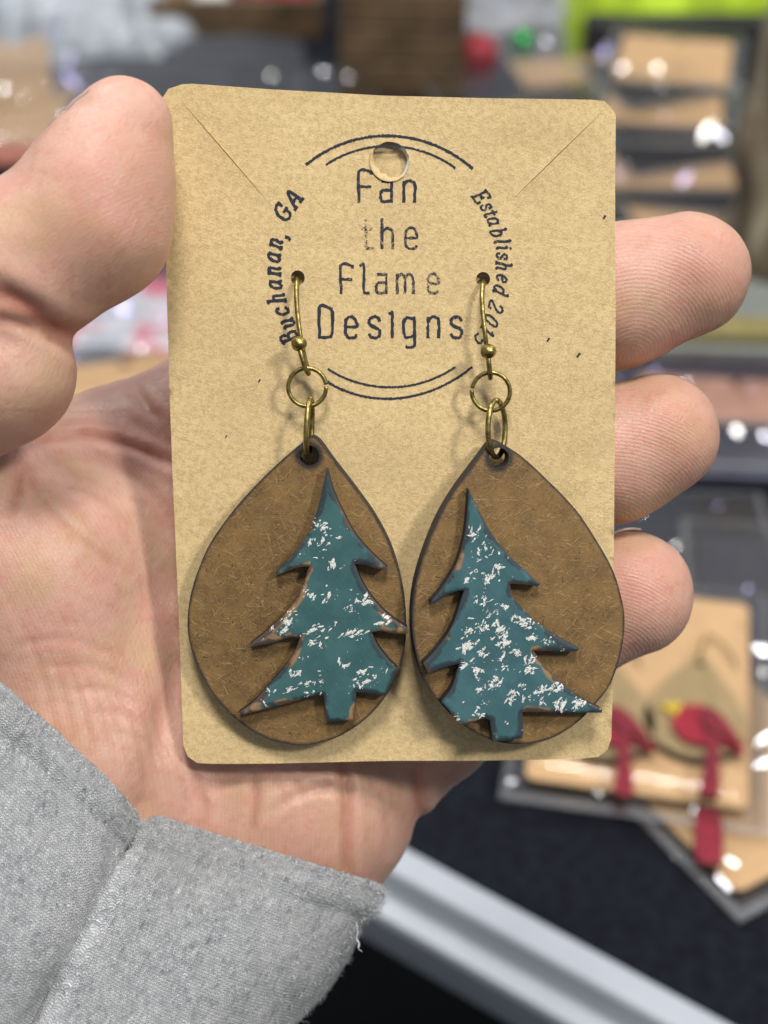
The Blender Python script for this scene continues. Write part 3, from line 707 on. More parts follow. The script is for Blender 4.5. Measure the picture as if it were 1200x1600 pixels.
def earring(label, td, tr, tmat, dabs, hole_px, z0, rot, wire_px, bead_px, ring_px, ring_gap, link, lx):
    h3 = PC(*hole_px, z0+2.6)
    er = thing('earring', label, 'earring', MC @ Matrix.Translation((h3[0]/1000, h3[1]/1000, 0)), 'tree earrings on the card')
    off = np.array([h3[0], h3[1], 0])
    A = smooth_corners(td, z0+2.6, 1.2, 7); hole = circle(h3, 1.32, 30)
    cen = A.mean(0)
    Ry = np.array(Matrix.Rotation(rot, 3, 'Y')); piv = np.array([cen[0], cen[1], z0+1.3])
    fx = lambda v: (v-piv)@Ry.T+piv-off
    v, f, mi, sm, e, hh = plate(A, [hole], z0, z0+2.6, .75, bevel=.04)
    t = mesh('teardrop', fx(v), f, [MDF, CHAR], er, sm, attrs={'edge': e, 'hole': hh}, mi=mi)
    B = smooth_corners(tr, z0+4.6, .75, 6)
    v, f, mi, sm, e, hh = plate(B, [], z0+2.62, z0+4.6, .55, bevel=.17, rings=(.2, .45, .7))
    mesh('tree', fx(v), f, [tmat, CHAR], er, sm, attrs={'edge': e, 'hole': hh}, mi=mi)
    # dabs of white paint
    cand = []; dmul = .75 if rot < 0 else 1.0
    for cx, cy, rr, dens in dabs:
        for k in range(int(dens*dmul)):
            o_ = rng.normal(0, .40, 2)*rr*np.array([1.15, .8])
            big = (rng.random() < .22) and dens > 9
            cand.append((*PC(cx+o_[0]*.35, cy+o_[1]*.35, z0+4.62), big, rng.uniform(.13, .26) if big else abs(rng.normal(.05, .045))+.025))
    ca = np.array([c_[:2] for c_ in cand]); ce = polydist(ca, B); ci = inpoly(ca, B); fl = []
    for (x_, y_, big, sz_), e_, i_ in zip(cand, ce, ci):
        if not i_ or e_ < .08: continue
        sz_ = min(sz_, e_*.45); an0 = rng.normal(.75, .6); el = rng.uniform(1.1, 2.8); nn_ = 12 if big else 6
        rad = sz_*(1+rng.normal(0, .34, nn_)); tt_ = np.linspace(0, 2*math.pi, nn_, endpoint=False)
        lx_, ly_ = rad*np.cos(tt_)*el, rad*np.sin(tt_)*.8
        q_ = np.stack([x_+lx_*math.cos(an0)-ly_*math.sin(an0), y_+lx_*math.sin(an0)+ly_*math.cos(an0)], 1)
        fl.append((np.vstack([np.column_stack([q_, np.zeros(nn_)]), [[x_, y_, .03]]]), [[i, (i+1) % nn_, nn_] for i in range(nn_)]))
    v, f = join(fl); v[:, 2] += z0+4.6-.17*(1-np.clip(polydist(v[:, :2], B)/.6, 0, 1))**2+.03
    o_ = mesh('snow_flecks', fx(v), f, SNOW, er, False); o_['kind'] = 'stuff'
    # ear wire, bead, rings
    pts = np.array([np.append(PC(a, b, max(z, 0)), z) for a, b, z in wire_px])-off
    v, f = tube(catmull(pts, 8), .32, 10); wr = mesh('ear_wire', v, f, BRASS, er)
    bp = np.append(PC(*bead_px), bead_px[2])-off
    v, f = sphere(bp, (1.06, 1.0, 1.0), 18, 12, .03); mesh('bead', v, f, BRASS, wr)
    rc = np.append(PC(*ring_px), ring_px[2])-off
    v, f = ring_tube(rc, 2.5, 2.52, .30, R(lx[0]), R(lx[1]), 0, ring_gap); mesh('jump_ring', v, f, BRASS, er)
    lc = np.append(PC(link[0], link[1], link[2]), link[2])-off
    v, f = ring_tube(lc, link[3], link[4], .37, R(link[5]), R(link[6]), R(link[7]), R(100)); mesh('link_ring', v, f, BRASS, er)
    return er
earring('teal tree on a brown wooden teardrop, tree leaning right, nearer the thumb', tdL, trL, TREE_L, dabL, (484, 712), .25, R(-1.0),
        [(463, 428, -2.6), (464, 432, -1.2), (464, 438, .5), (463, 455, 1.3), (464, 480, 1.9), (467, 510, 2.4), (472, 540, 2.5), (477, 562, 2.3), (481, 578, 2.2), (482, 584, 2.9), (479, 580, 3.6), (474, 566, 3.9), (470, 552, 3.9), (467, 540, 3.7), (466, 534, 3.5)],
        (467, 537, 3.6), (480, 605, 2.6), R(5), (483, 668, 2.6, 2.4, 3.75, 84, 0, -3), (4, 3))
earring('teal tree heavily flecked with white on the teardrop nearer the fingertips', tdR, trR, TREE_R, dabR, (777, 715), 1.45, R(7.5),
        [(757, 431, -2.6), (756, 436, -1.2), (755, 442, .5), (753, 458, 1.4), (754, 485, 2.1), (757, 515, 2.6), (760, 540, 2.5), (763, 565, 2.3), (765, 584, 2.2), (766, 591, 3.0), (766, 584, 3.8), (764, 568, 4.1), (763, 556, 4.0), (763, 549, 3.8)],
        (763, 549, 3.9), (767, 612, 2.9), R(172), (776, 670, 3.1, 2.6, 3.75, 60, 0, 1), (-5, 4))

# ------------------------------------------------------------------ the hand: a distance field turned into one continuous skin
HB = P(200, 1420, -24)
h = .55
lo = np.array([-86., -92., -62.]); hi = np.array([58., 62., 30.])
ns = ((hi-lo)/h).astype(int)+1
D = np.full(ns, 30., np.float32)
ax = [lo[i]+h*np.arange(ns[i]) for i in range(3)]
def smin(a, b, k):
    hh = np.clip(.5+.5*(b-a)/k, 0, 1)
    return b+(a-b)*hh-k*hh*(1-hh)
def field(chain, k):
    "rounded-cone chain -> (slices, distance)"
    c = [(P(*q[:3]), q[3]) for q in chain]
    mnp = np.min([p-r for p, r in c], 0)-9; mxp = np.max([p+r for p, r in c], 0)+9
    i0 = np.clip(((mnp-lo)/h).astype(int), 0, ns-1); i1 = np.clip(((mxp-lo)/h).astype(int)+1, 1, ns)
    sl = tuple(slice(a, b) for a, b in zip(i0, i1))
    X, Y, Z = np.meshgrid(ax[0][sl[0]], ax[1][sl[1]], ax[2][sl[2]], indexing='ij')
    X = X.astype(np.float32); Y = Y.astype(np.float32); Z = Z.astype(np.float32)
    d = None
    for (a, ra), (b, rb) in zip(c[:-1], c[1:]):
        ab = b-a; L2 = ab@ab
        t = np.clip(((X-a[0])*ab[0]+(Y-a[1])*ab[1]+(Z-a[2])*ab[2])/L2, 0, 1)
        q = np.sqrt((X-a[0]-t*ab[0])**2+(Y-a[1]-t*ab[1])**2+(Z-a[2]-t*ab[2])**2)-(ra+(rb-ra)*t)
        d = q if d is None else smin(d, q, k)
    return sl, d
def add(chain, k_in, k_out):
    sl, d = field(chain, k_in); D[sl] = smin(D[sl], d, k_out)
# palm
add([(440, 1000, -32, 17.5), (452, 1240, -28, 18.2)], 4, 6)                      # heel below the little finger
add([(452, 1240, -28, 18.2), (385, 1355, -29, 16), (260, 1500, -28, 15.5), (150, 1700, -28, 17)], 6, 6)  # wrist
add([(100, 1180, -20, 17), (200, 1480, -26, 19)], 6, 8)
add([(245, 800, -27, 14), (300, 1230, -29, 16)], 4, 10)                          # hollow of the palm
add([(-50, 760, -12, 13.5), (50, 890, -14, 15.5), (140, 1160, -17, 16.0)], 6, 7) # ball of the thumb
add([(50, 785, -27, 9), (330, 668, -27, 10.2)], 4, 7)                            # index side of the palm
add([(330, 700, -29, 10.5), (470, 1140, -32, 12)], 4, 10)
add([(170, 750, -26, 12), (300, 815, -28, 12)], 4, 8)
# fingers passing behind the card
add([(330, 668, -27, 10.2), (560, 600, -30, 10.8), (800, 512, -20, 10), (962, 464, -10.4, 9.6), (1075, 428, -9.0, 8.7)], 3, 5)
add([(420, 800, -29, 11), (700, 765, -25, 10), (850, 738, -19, 9.6), (955, 712, -12.4, 9.15), (1026, 680, -11.4, 8.75)], 3, .8)
add([(450, 960, -30, 10.5), (720, 995, -25, 9.5), (890, 960, -17, 9.2), (985, 928, -14.0, 8.95)], 3, .8)
add([(500, 1140, -32, 11), (605, 1197, -28, 8.6), (685, 1130, -26, 8.2), (790, 1050, -21, 7.6), (850, 1010, -18, 7)], 3, 1.2)
# thumb
add([(50, 900, -12, 14), (-150, 800, -6, 12.5), (-170, 650, 3, 11), (0, 580, 9, 9.7)], 4, 3)
sl, d1 = field([(193, 197, 12, 6.2), (162, 275, 11.5, 8.6), (137, 345, 11, 10.3), (40, 412, 11, 10.0), (-60, 480, 9, 10)], 2.5)
D[sl] = smin(D[sl], d1, 1.6)

def surface_nets(D):
    ins = D < 0
    c = np.zeros(tuple(np.array(D.shape)-1), np.int8)
    for a in (0, 1):
        for b in (0, 1):
            for e in (0, 1): c += ins[a:a+c.shape[0], b:b+c.shape[1], e:e+c.shape[2]]
    I = np.argwhere((c > 0) & (c < 8)); idx = np.full(c.shape, -1, np.int32); idx[tuple(I.T)] = np.arange(len(I))
    acc = np.zeros((len(I), 3)); cnt = np.zeros(len(I))
    cor = [(a, b, e) for a in (0, 1) for b in (0, 1) for e in (0, 1)]
    val = {q: D[I[:, 0]+q[0], I[:, 1]+q[1], I[:, 2]+q[2]] for q in cor}
    for q in cor:
        for axx in range(3):
            if q[axx] == 0:
                r = list(q); r[axx] = 1; r = tuple(r)
                va, vb = val[q], val[r]; m = (va < 0) != (vb < 0)
                t = np.where(m, va/np.where(va-vb == 0, 1, va-vb), 0)
                pos = np.array(q, float)[None]+np.zeros((len(I), 3)); pos[:, axx] += t
                acc += pos*m[:, None]; cnt += m
    V = (I+acc/cnt[:, None])*h+lo
    quads = []
    for axx in range(3):
        o1, o2 = [k for k in range(3) if k != axx]
        s0 = [slice(None)]*3; s1 = [slice(None)]*3; s0[axx] = slice(0, -1); s1[axx] = slice(1, None)
        E = np.argwhere(ins[tuple(s0)] != ins[tuple(s1)])
        E = E[(E[:, o1] > 0) & (E[:, o2] > 0) & (E[:, o1] < D.shape[o1]-1) & (E[:, o2] < D.shape[o2]-1)]
        g = []
        for da, db in ((1, 1), (0, 1), (0, 0), (1, 0)):
            e = E.copy(); e[:, o1] -= da; e[:, o2] -= db; g.append(idx[tuple(e.T)])
        g = np.stack(g, 1)
        fl_ = ins[tuple(E.T)]
        if axx == 1: fl_ = ~fl_
        g[~fl_] = g[~fl_][:, ::-1]
        quads.append(g)
    return V, np.vstack(quads)
V, Q = surface_nets(D)
def neighbours_mean(V, Q):
    e = np.vstack([Q[:, [0, 1]], Q[:, [1, 2]], Q[:, [2, 3]], Q[:, [3, 0]]])
    s = np.zeros_like(V); n = np.bincount(e.ravel(), minlength=len(V))
    for k in range(3): s[:, k] = np.bincount(e[:, 0], V[e[:, 1], k], len(V))+np.bincount(e[:, 1], V[e[:, 0], k], len(V))
    return s/np.maximum(n, 1)[:, None]
for _ in range(6): V = V*.4+neighbours_mean(V, Q)*.6
def normals(V, Q):
    n = np.cross(V[Q[:, 2]]-V[Q[:, 0]], V[Q[:, 3]]-V[Q[:, 1]]); o = np.zeros_like(V)
    for k in range(4):
        for a in range(3): o[:, a] += np.bincount(Q[:, k], n[:, a], len(V))
    return o/(np.linalg.norm(o, axis=1)[:, None]+1e-9)
NR = normals(V, Q)
px = project(V)
front = np.clip(NR[:, 2]*2.5+.6, 0, 1)
red = np.zeros(len(V)); disp = np.zeros(len(V))
def crease(pts, w_, depth, rd, zmin=-99, zmax=99):
    global disp, red
    p = catmull(np.array(pts, float), 6) if len(pts) > 2 else np.array(pts, float)
    bb0 = p.min(0)-w_*4; bb1 = p.max(0)+w_*4
    m = np.where((px > bb0).all(1) & (px < bb1).all(1) & (V[:, 2] > zmin) & (V[:, 2] < zmax) & (front > .05))[0]
    if len(m) == 0: return
    d = polydist(px[m], p, False); g = np.exp(-(d/w_)**2)
    en = np.minimum(np.linalg.norm(px[m]-p[0], axis=1), np.linalg.norm(px[m]-p[-1], axis=1)); g = g*np.clip(en/40+.15, 0, 1)
    disp[m] -= depth*g*front[m]; disp[m] += depth*.25*np.exp(-((d-2.2*w_)/w_)**2)*front[m]
    red[m] = np.maximum(red[m], rd*g)
crease([(40, 697), (110, 680), (190, 692), (285, 730)], 8, .7, .45, -40, -5)
crease([(70, 655), (150, 650), (225, 672), (285, 712)], 16, .4, .22, -45, -5)
crease([(205, 600), (225, 630), (262, 668)], 8, .35, .35, -45, -5)
crease([(60, 720), (150, 718), (240, 770), (285, 850)], 8, .22, .22, -45, 5)
crease([(50, 750), (150, 772), (225, 840)], 7, .25, .2, -45, 9)
crease([(22, 690), (30, 740), (12, 800)], 8, .5, .4, -45, 9)
crease([(40, 700), (52, 760), (110, 820), (200, 900)], 8, .3, .25, -45, 9)
crease([(290, 1000), (270, 1090), (245, 1190), (222, 1290)], 22, 1.0, .15, -45, 5)
for k in range(9):
    x0 = -10+k*26; y0 = 850+k*18
    crease([(x0-20, y0), (x0+22, y0+80), (x0+70+k*3, y0+180), (x0+95+k*4, y0+290)], 5.5, .16, .10, -45, 9)
for k in range(5):
    crease([(20+k*40, 1010+k*34), (110+k*30, 1000+k*40), (190+k*16, 1030+k*40)], 6, .12, .08, -45, 9)
crease([(533, 1170), (541, 1225), (544, 1290), (541, 1385)], 9, .75, .50, -45, 5)
crease([(395, 1205), (398, 1250), (388, 1310)], 8, .45, .40, -45, 5)
crease([(415, 1275), (450, 1250), (500, 1232), (545, 1236)], 7, .35, .25, -45, 5)
crease([(330, 1235), (380, 1215), (450, 1205), (530, 1200)], 7, .3, .2, -45, 5)
crease([(300, 1210), (318, 1260), (310, 1320)], 7, .3, .25, -45, 5)
crease([(440, 1200), (470, 1240), (480, 1300)], 6, .2, .15, -45, 5)
crease([(560, 1195), (600, 1250), (610, 1330)], 7, .2, .12, -45, 5)
crease([(640, 1185), (652, 1235), (655, 1300)], 9, .6, .45, -45, 5)
crease([(-20, 450), (40, 478), (85, 515), (128, 532)], 16, .9, .75, -5, 40)
crease([(-20, 492), (30, 505), (80, 525)], 9, .5, .4, -5, 40)
V2 = V+NR*disp[:, None]
V2 += NR*(.18*vnoise(V/6.0)*1.0+.06*vnoise(V/2.2))[:, None]
# warm blush of pads and web
def blush(cx, cy, rx, ry, a):
    g = a*np.exp(-((px[:, 0]-cx)/rx)**2-((px[:, 1]-cy)/ry)**2); np.copyto(red, np.maximum(red, g*np.clip(front, .3, 1)))
blush(1085, 400, 80, 65, .42); blush(1050, 655, 62, 55, .40); blush(1015, 900, 55, 50, .36); blush(165, 290, 95, 100, .34)
blush(150, 665, 130, 26, .38); blush(240, 625, 40, 36, .35); blush(70, 820, 90, 60, .22); blush(500, 1300, 150, 60, .15)
# dermal ridges
rid = np.zeros(len(V)); ram = np.zeros(len(V))
fing = px[:, 0] > 930
for (cx, cy, y0, y1, per) in ((985, 560, 280, 588, .54), (950, 880, 575, 815, .50), (940, 1080, 815, 1080, .50)):
    m = fing & (px[:, 1] >= y0) & (px[:, 1] < y1); cc = P(cx, cy, -6)
    rid[m] = 2*math.pi/per*np.linalg.norm((V[m]-cc)*np.array([1, 1, .5]), axis=1); ram[m] = 1.0
m = (~fing) & (px[:, 1] > 640)
rid[m] = 2*math.pi/.58*(V[m, 0]*np.cos(.10)+.18*V[m, 1]+.012*(V[m, 1]+30)**2*.6); ram[m] = .55
m = (~fing) & (px[:, 1] <= 640) & (px[:, 0] < 300) & (V[:, 2] > -8); cc = P(330, 640, 10)
rid[m] = 2*math.pi/.55*np.linalg.norm(V[m]-cc, axis=1); ram[m] = .35
hand = thing('hand', 'left hand in a grey sleeve, palm towards the viewer, holding the kraft card', 'hand', MF @ Matrix.Translation(Vector(HB)/1000))
mesh('skin', V2-HB, Q, SKIN, hand, True, attrs={'red': np.clip(red, 0, .8), 'ridge': rid, 'ridge_amt': ram*front, 'wrinkle': disp})
# fingernails: thin curved plates on the far sides of the tips
def nail(c, along, outw, r_, length, width_ang, name):
    c = P(*c); a = np.array(along, float); a /= np.linalg.norm(a); o = np.array(outw, float); o -= a*(o@a); o /= np.linalg.norm(o); s = np.cross(a, o)
    Vn = []; Fn = []; nu_, nw = 10, 12
    for layer, dr in ((0, 0.0), (1, .35)):
        for i in range(nu_):
            t = i/(nu_-1); L = (t-.5)*length
            wa = width_ang*(1-.25*max(0, (t-.6)/.4)**2)
            rr = r_-.045*max(0, L)**2-.09*max(0, -L-.5)**2+dr
            for k in range(nw):
                an = wa*(k/(nw-1)-.5)
                Vn.append(c+a*L+rr*(math.cos(an)*o+math.sin(an)*s))
    n1 = nu_*nw
    for i in range(nu_-1):
        for k in range(nw-1):
            q = [i*nw+k, i*nw+k+1, (i+1)*nw+k+1, (i+1)*nw+k]; Fn.append(q); Fn.append([n1+x for x in q][::-1])
    bd = [k for k in range(nw)]+[i*nw+nw-1 for i in range(1, nu_)]+[(nu_-1)*nw+k for k in range(nw-2, -1, -1)]+[i*nw for i in range(nu_-2, 0, -1)]
    for i in range(len(bd)):
        j = (i+1) % len(bd); Fn.append([bd[i], bd[j], n1+bd[j], n1+bd[i]])
    mesh(name, np.array(Vn)-HB, Fn, NAIL, hand)
nail((181, 227, 11.8), (.777, .632, 0), (-.632, .777, -.12), 7.08, 8.8, 1.45, 'thumbnail')
nail((998, 918, -12.4), (.80, .42, .1), (.45, .60, -.72), 8.5, 8.5, 1.8, 'fingernail')
nail((1036, 674, -9.8), (.9, .35, .1), (.25, .35, -.95), 8.2, 8.0, 1.8, 'fingernail')
nail((1086, 425, -7.8), (.93, .3, .1), (.15, .25, -.95), 8.2, 8.0, 1.8, 'fingernail')

# ------------------------------------------------------------------ sleeve cuff
bvh = BVHTree.FromPolygons([tuple(x) for x in V2], [list(map(int, q)) for q in Q])
def skin_z(pxx, pyy, dflt):
    o = Vector((0, 0, FD)); d = (Vector(P(pxx, pyy, 0))-o).normalized()
    hit = bvh.ray_cast(o, d)
    return hit[0].z if hit[0] is not None else dflt
hem_px = [(-150, 955, -14), (0, 1077, 'f'), (60, 1126, 'f'), (120, 1180, 'f'), (185, 1240, 'f'), (222, 1288, 'g'), (238, 1283, 'f'), (265, 1285, 'f'), (330, 1306, 'f'), (400, 1328, 'f'), (480, 1353, 'f'), (550, 1375, 'f'), (588, 1388, 'e'), (600, 1396, -20), (585, 1404, -36), (480, 1370, -50), (250, 1280, -54), (0, 1100, -48), (-140, 975, -32)]
low_px = [(-430, 1330, -8), (-240, 1520, 6), (-170, 1590, 12), (-110, 1650, 15), (-50, 1690, 15), (-2, 1705, 9.5), (18, 1705, 14), (45, 1720, 15), (90, 1760, 15), (140, 1790, 13), (190, 1810, 9), (245, 1810, 3), (280, 1800, -3), (292, 1785, -18), (280, 1770, -36), (150, 1780, -60), (-60, 1700, -66), (-260, 1500, -58), (-420, 1340, -40)]
H3 = []; L3 = []
for (a, b, z), (c_, d_, e_) in zip(hem_px, low_px):
    if z in ('f', 'g', 'e'):
        zz_ = max(skin_z(a, b, -14), skin_z(a-10, b-18, -14)); zz_ = zz_+(2.1 if z == 'f' else 1.0 if z == 'g' else 1.0)
        zz_ = max(zz_, -16)
    else: zz_ = z
    H3.append(P(a, b, zz_)); L3.append(P(c_, d_, e_))
NS = 14
Hc = catmull(H3, NS, True); Lc = catmull(L3, NS, True)
nU = len(Hc); seam_u = 5*NS
arc = np.concatenate([[0], np.cumsum(np.linalg.norm(np.diff(Hc, axis=0), axis=1))])
rows_v = np.concatenate([np.linspace(0, .12, 14, endpoint=False), np.linspace(.12, 1, 60)])
def sleeve_surf(off, vs):
    out = []
    for v_ in vs: out.append(Hc+(Lc-Hc)*v_)
    return np.array(out)
S0 = sleeve_surf(0, rows_v)
du = np.roll(S0, -1, 1)-np.roll(S0, 1, 1); dv = np.gradient(S0, axis=0)
NN = np.cross(du, dv); NN /= np.linalg.norm(NN, axis=2)[..., None]+1e-9
cen = S0.mean(1, keepdims=True)
if np.mean(np.sum(NN*(S0-cen), 2)) < 0: NN = -NN
length = np.linalg.norm(Lc-Hc, axis=1).mean()
vv_mm = rows_v*length
flat = S0.reshape(-1, 3)
wr = (1.5*vnoise(flat/17.)+.55*vnoise(flat/7.)+.10*vnoise(flat/1.6)).reshape(S0.shape[:2])
hem_ridge = .45*np.exp(-((vv_mm-2.6)/1.5)**2)-.30*np.exp(-((vv_mm-5.2)/.7)**2)
su = np.minimum(np.abs(np.arange(nU)-seam_u), nU-np.abs(np.arange(nU)-seam_u))
arc_s = np.abs(arc-arc[seam_u])
seam = -.7*np.exp(-(arc_s/.55)**2)+.55*np.exp(-((arc-arc[seam_u]-2.2)/1.1)**2)+.25*np.exp(-((arc-arc[seam_u]+2.0)/1.2)**2)
bulge = 3.0*np.sin(np.clip(rows_v, 0, 1)*math.pi*.8)
OUT = S0+NN*((wr*np.clip(vv_mm/6, .15, 1)[:, None])+hem_ridge[:, None]+seam[None, :]*np.clip(1.2-rows_v, .3, 1)[:, None]+bulge[:, None]*.6)[..., None]
IN = S0-NN*1.5
hemdir = (Hc-Lc); hemdir /= np.linalg.norm(hemdir, axis=1)[:, None]
rowsP = [IN[i] for i in (26, 16, 8, 3, 0)]
vco = [-12, -8, -4, -2, -1.2]
mid = (IN[0]+OUT[0])/2; hw = (OUT[0]-IN[0])/2
for a in (60, 90, 120, 150):
    t = R(a); rowsP.append(mid-hw*math.cos(t)+hemdir*np.linalg.norm(hw, axis=1)[:, None]*math.sin(t)*.9); vco.append(-.9+.9*(a-60)/120)
for i in range(len(rows_v)): rowsP.append(OUT[i]); vco.append(vv_mm[i])
SP = np.array(rowsP); nR = len(SP)
SP = SP+0.10*rng.normal(0, 1, SP.shape)*np.exp(-np.abs(np.array(vco))/1.0)[:, None, None]
uvs = np.stack([np.broadcast_to(arc, (nR, nU)), np.broadcast_to(np.array(vco)[:, None], (nR, nU))], 2).reshape(-1, 2)
sf = [[j*nU+i, j*nU+(i+1) % nU, (j+1)*nU+(i+1) % nU, (j+1)*nU+i] for j in range(nR-1) for i in range(nU)]
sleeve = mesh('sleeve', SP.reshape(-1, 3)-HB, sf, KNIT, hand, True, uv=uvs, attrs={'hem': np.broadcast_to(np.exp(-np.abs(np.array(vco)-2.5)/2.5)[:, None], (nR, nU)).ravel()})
FUZZ = m_plain('grey_yarn_fuzz', (.50, .51, .52), .95, .3, .5, spec=.1)
parts = []
first = nR-len(rows_v)
for k in range(9000):
    i = int(rng.integers(0, nU)); j = int(min(len(rows_v)-2, abs(rng.normal(0, 26)))) if k % 3 else int(rng.integers(0, 8))
    b = SP[first+j, i]; nn = NN[j, i]
    if nn[2] < -.35 and (k % 4): continue
    t = rng.normal(0, 1, 3); dcur = nn*.6+t*.55; dcur /= np.linalg.norm(dcur)
    L = rng.uniform(.4, 1.25)*(1.3 if k % 7 == 0 else 1); wv = np.cross(dcur, [0, 0, 1.0]); wv /= np.linalg.norm(wv)+1e-6; wv *= .028
    b = b+rng.normal(0, .25, 3)-nn*.15
    bend = rng.normal(0, .5, 3); p0 = b; p1 = b+dcur*L*.5; p2 = p1+(dcur+bend*.7)/np.linalg.norm(dcur+bend*.7)*L*.5
    parts.append((np.array([p0-wv, p0+wv, p1+wv*.8, p1-wv*.8, p2]), [[0, 1, 2, 3], [3, 2, 4]]))
v, f = join(parts); fz = mesh('yarn_fuzz', v-HB, f, FUZZ, sleeve, False); setp(fz, kind='stuff')
th = catmull([P(556, 1440, -14), P(559, 1456, -13), P(557, 1466, -12), P(561, 1474, -12), P(560, 1482, -12), P(566, 1487, -12)], 6)
v, f = tube(th, [.05]*14+[.13]*6+[.16]*4+[.05]*(len(th)-24), 6); mesh('loose_thread', v-HB, f, FUZZ, sleeve)

# ------------------------------------------------------------------ things lying on the table (out of focus)
def glint_slope(p, lamp_i):
    "surface normal that sends a lamp's light to the viewer from p"
    a = CAM-p; a /= np.linalg.norm(a); b = LAMPS[lamp_i]-p; b /= np.linalg.norm(b); n_ = a+b; n_ /= np.linalg.norm(n_); return n_
def bag(label, center, w_, l_, rz, rx=0.0, z=0.0, ry=0.0, crumple=1.6, mat=None, glints=6, seed=0, group=None, gl=None, height=2.5):
    "clear film bag: two crumpled sheets welded at the rim"
    r2 = np.random.default_rng(seed+100)
    mw = wmat((center[0], center[1], center[2]+z), rz, rx, ry)
    b = thing('clear_bag', label, 'plastic bag', mw, group)
    nx, ny = 46, 60
    X, Y = np.meshgrid(np.linspace(-w_/2, w_/2, nx), np.linspace(-l_/2, l_/2, ny)); q = np.stack([X.ravel(), Y.ravel()], 1)
    o = np.zeros(len(q))
    rim = np.minimum(w_/2-np.abs(q[:, 0]), l_/2-np.abs(q[:, 1]))
    base = height*np.sin(np.clip(rim/15, 0, 1)*math.pi/2)
    fold = 1-2*np.abs(np.abs(vnoise(np.column_stack([q/22., o+seed*3.7])))-.25)
    zt = base+.45*crumple*(vnoise(np.column_stack([q/9., o+seed*7.3]))*.8+fold*.5+.35*vnoise(np.column_stack([q/4., o+seed])))
    R3 = np.array(mw.to_3x3())
    cp = np.array(mw.translation)*1000; cre = []; crv = []
    glints = len(gl) if gl else max(1, glints//3)
    for k in range(glints):
        if gl and k < len(gl): gx, gy, sz = gl[k]
        else:
            e = r2.random()
            if e < .6:   # mostly along the welded rim
                s = r2.integers(0, 4); t = r2.uniform(-.5, .5)
                gx, gy = ((w_*t, l_*.47), (w_*t, -l_*.47), (w_*.47, l_*t), (-w_*.47, l_*t))[s]
            else: gx, gy = r2.uniform(-.4, .4)*w_, r2.uniform(-.4, .4)*l_
            sz = r2.uniform(1.2, 2.6)
        sz *= r2.choice([.25, .4, .7])
        pw = R3@np.array([gx, gy, 3.])+cp
        nl = R3.T@glint_slope(pw, int(r2.choice([2, 2, 3, 4, 1])))
        if nl[2] < .3: continue
        # facet added above the film, aimed to throw a lamp's glint at the viewer
        zc = np.interp(0, [0], [0])+zt[np.argmin((q[:, 0]-gx)**2+(q[:, 1]-gy)**2)]
        e1_ = np.cross([0, 1., 0], nl); e1_ /= np.linalg.norm(e1_); e2_ = np.cross(nl, e1_); th_ = r2.uniform(0, 3.1)
        ea = e1_*math.cos(th_)+e2_*math.sin(th_); eb = -e1_*math.sin(th_)+e2_*math.cos(th_)
        c0 = np.array([gx, gy, zc+.5*sz]); hexa = []; asp = r2.uniform(.8, 2.4)
        for kk in range(8):
            an = kk*math.pi/4; hexa.append(c0+(ea*math.cos(an)*asp+eb*math.sin(an)*.62)*sz*r2.uniform(.7, 1.2))
        (cre if r2.random() < .6 else crv).append((np.array(hexa), [list(range(8))]))
    f_ = [[j*nx+i, j*nx+i+1, (j+1)*nx+i+1, (j+1)*nx+i] for j in range(ny-1) for i in range(nx-1)]
    mesh('front_film', np.column_stack([q, zt]), f_, mat or CLEAR, b)
    if cre: setp(mesh('glint_facet', *join(cre), CREASE, b, False), kind='stuff')
    if crv: setp(mesh('glint_facet', *join(crv), GLINT_FACET_V, b, False), kind='stuff')
    oc = [(-w_/2, -l_/2), (w_/2, -l_/2), (w_/2, l_/2), (-w_/2, l_/2)]; ic = [(x*(1-5/w_), y*(1-5/l_)) for x, y in oc]
    mesh('welded_rim', [(x, y, .5) for x, y in oc]+[(x, y, 1.0) for x, y in ic], [[i, (i+1) % 4, 4+(i+1) % 4, 4+i] for i in range(4)], SEAM, b, False)
    zb = -.3-.4*np.clip(rim/5, 0, 1)
    mesh('back_film', np.column_stack([q, zb]), [t[::-1] for t in f_], mat or CLEAR, b)
    return b
def flatcard(label, center, w_, l_, rz, rx=0.0, z=0.0, ry=0.0, mat=None, name='earring_card', cat='card', group=None, th=.7):
    mw = wmat((center[0], center[1], center[2]+z), rz, rx, ry)
    c_ = thing(name, label, cat, mw, group)
    v, f, mi, sm, _, _ = plate(rrect(w_, l_, 3), [circle((0, l_*.42), 2.4, 16)], 0, th, 6)
    mesh('board', v, f, [mat or KRAFT_FAR, KRAFT_EDGE], c_, sm, mi=mi)
    return c_
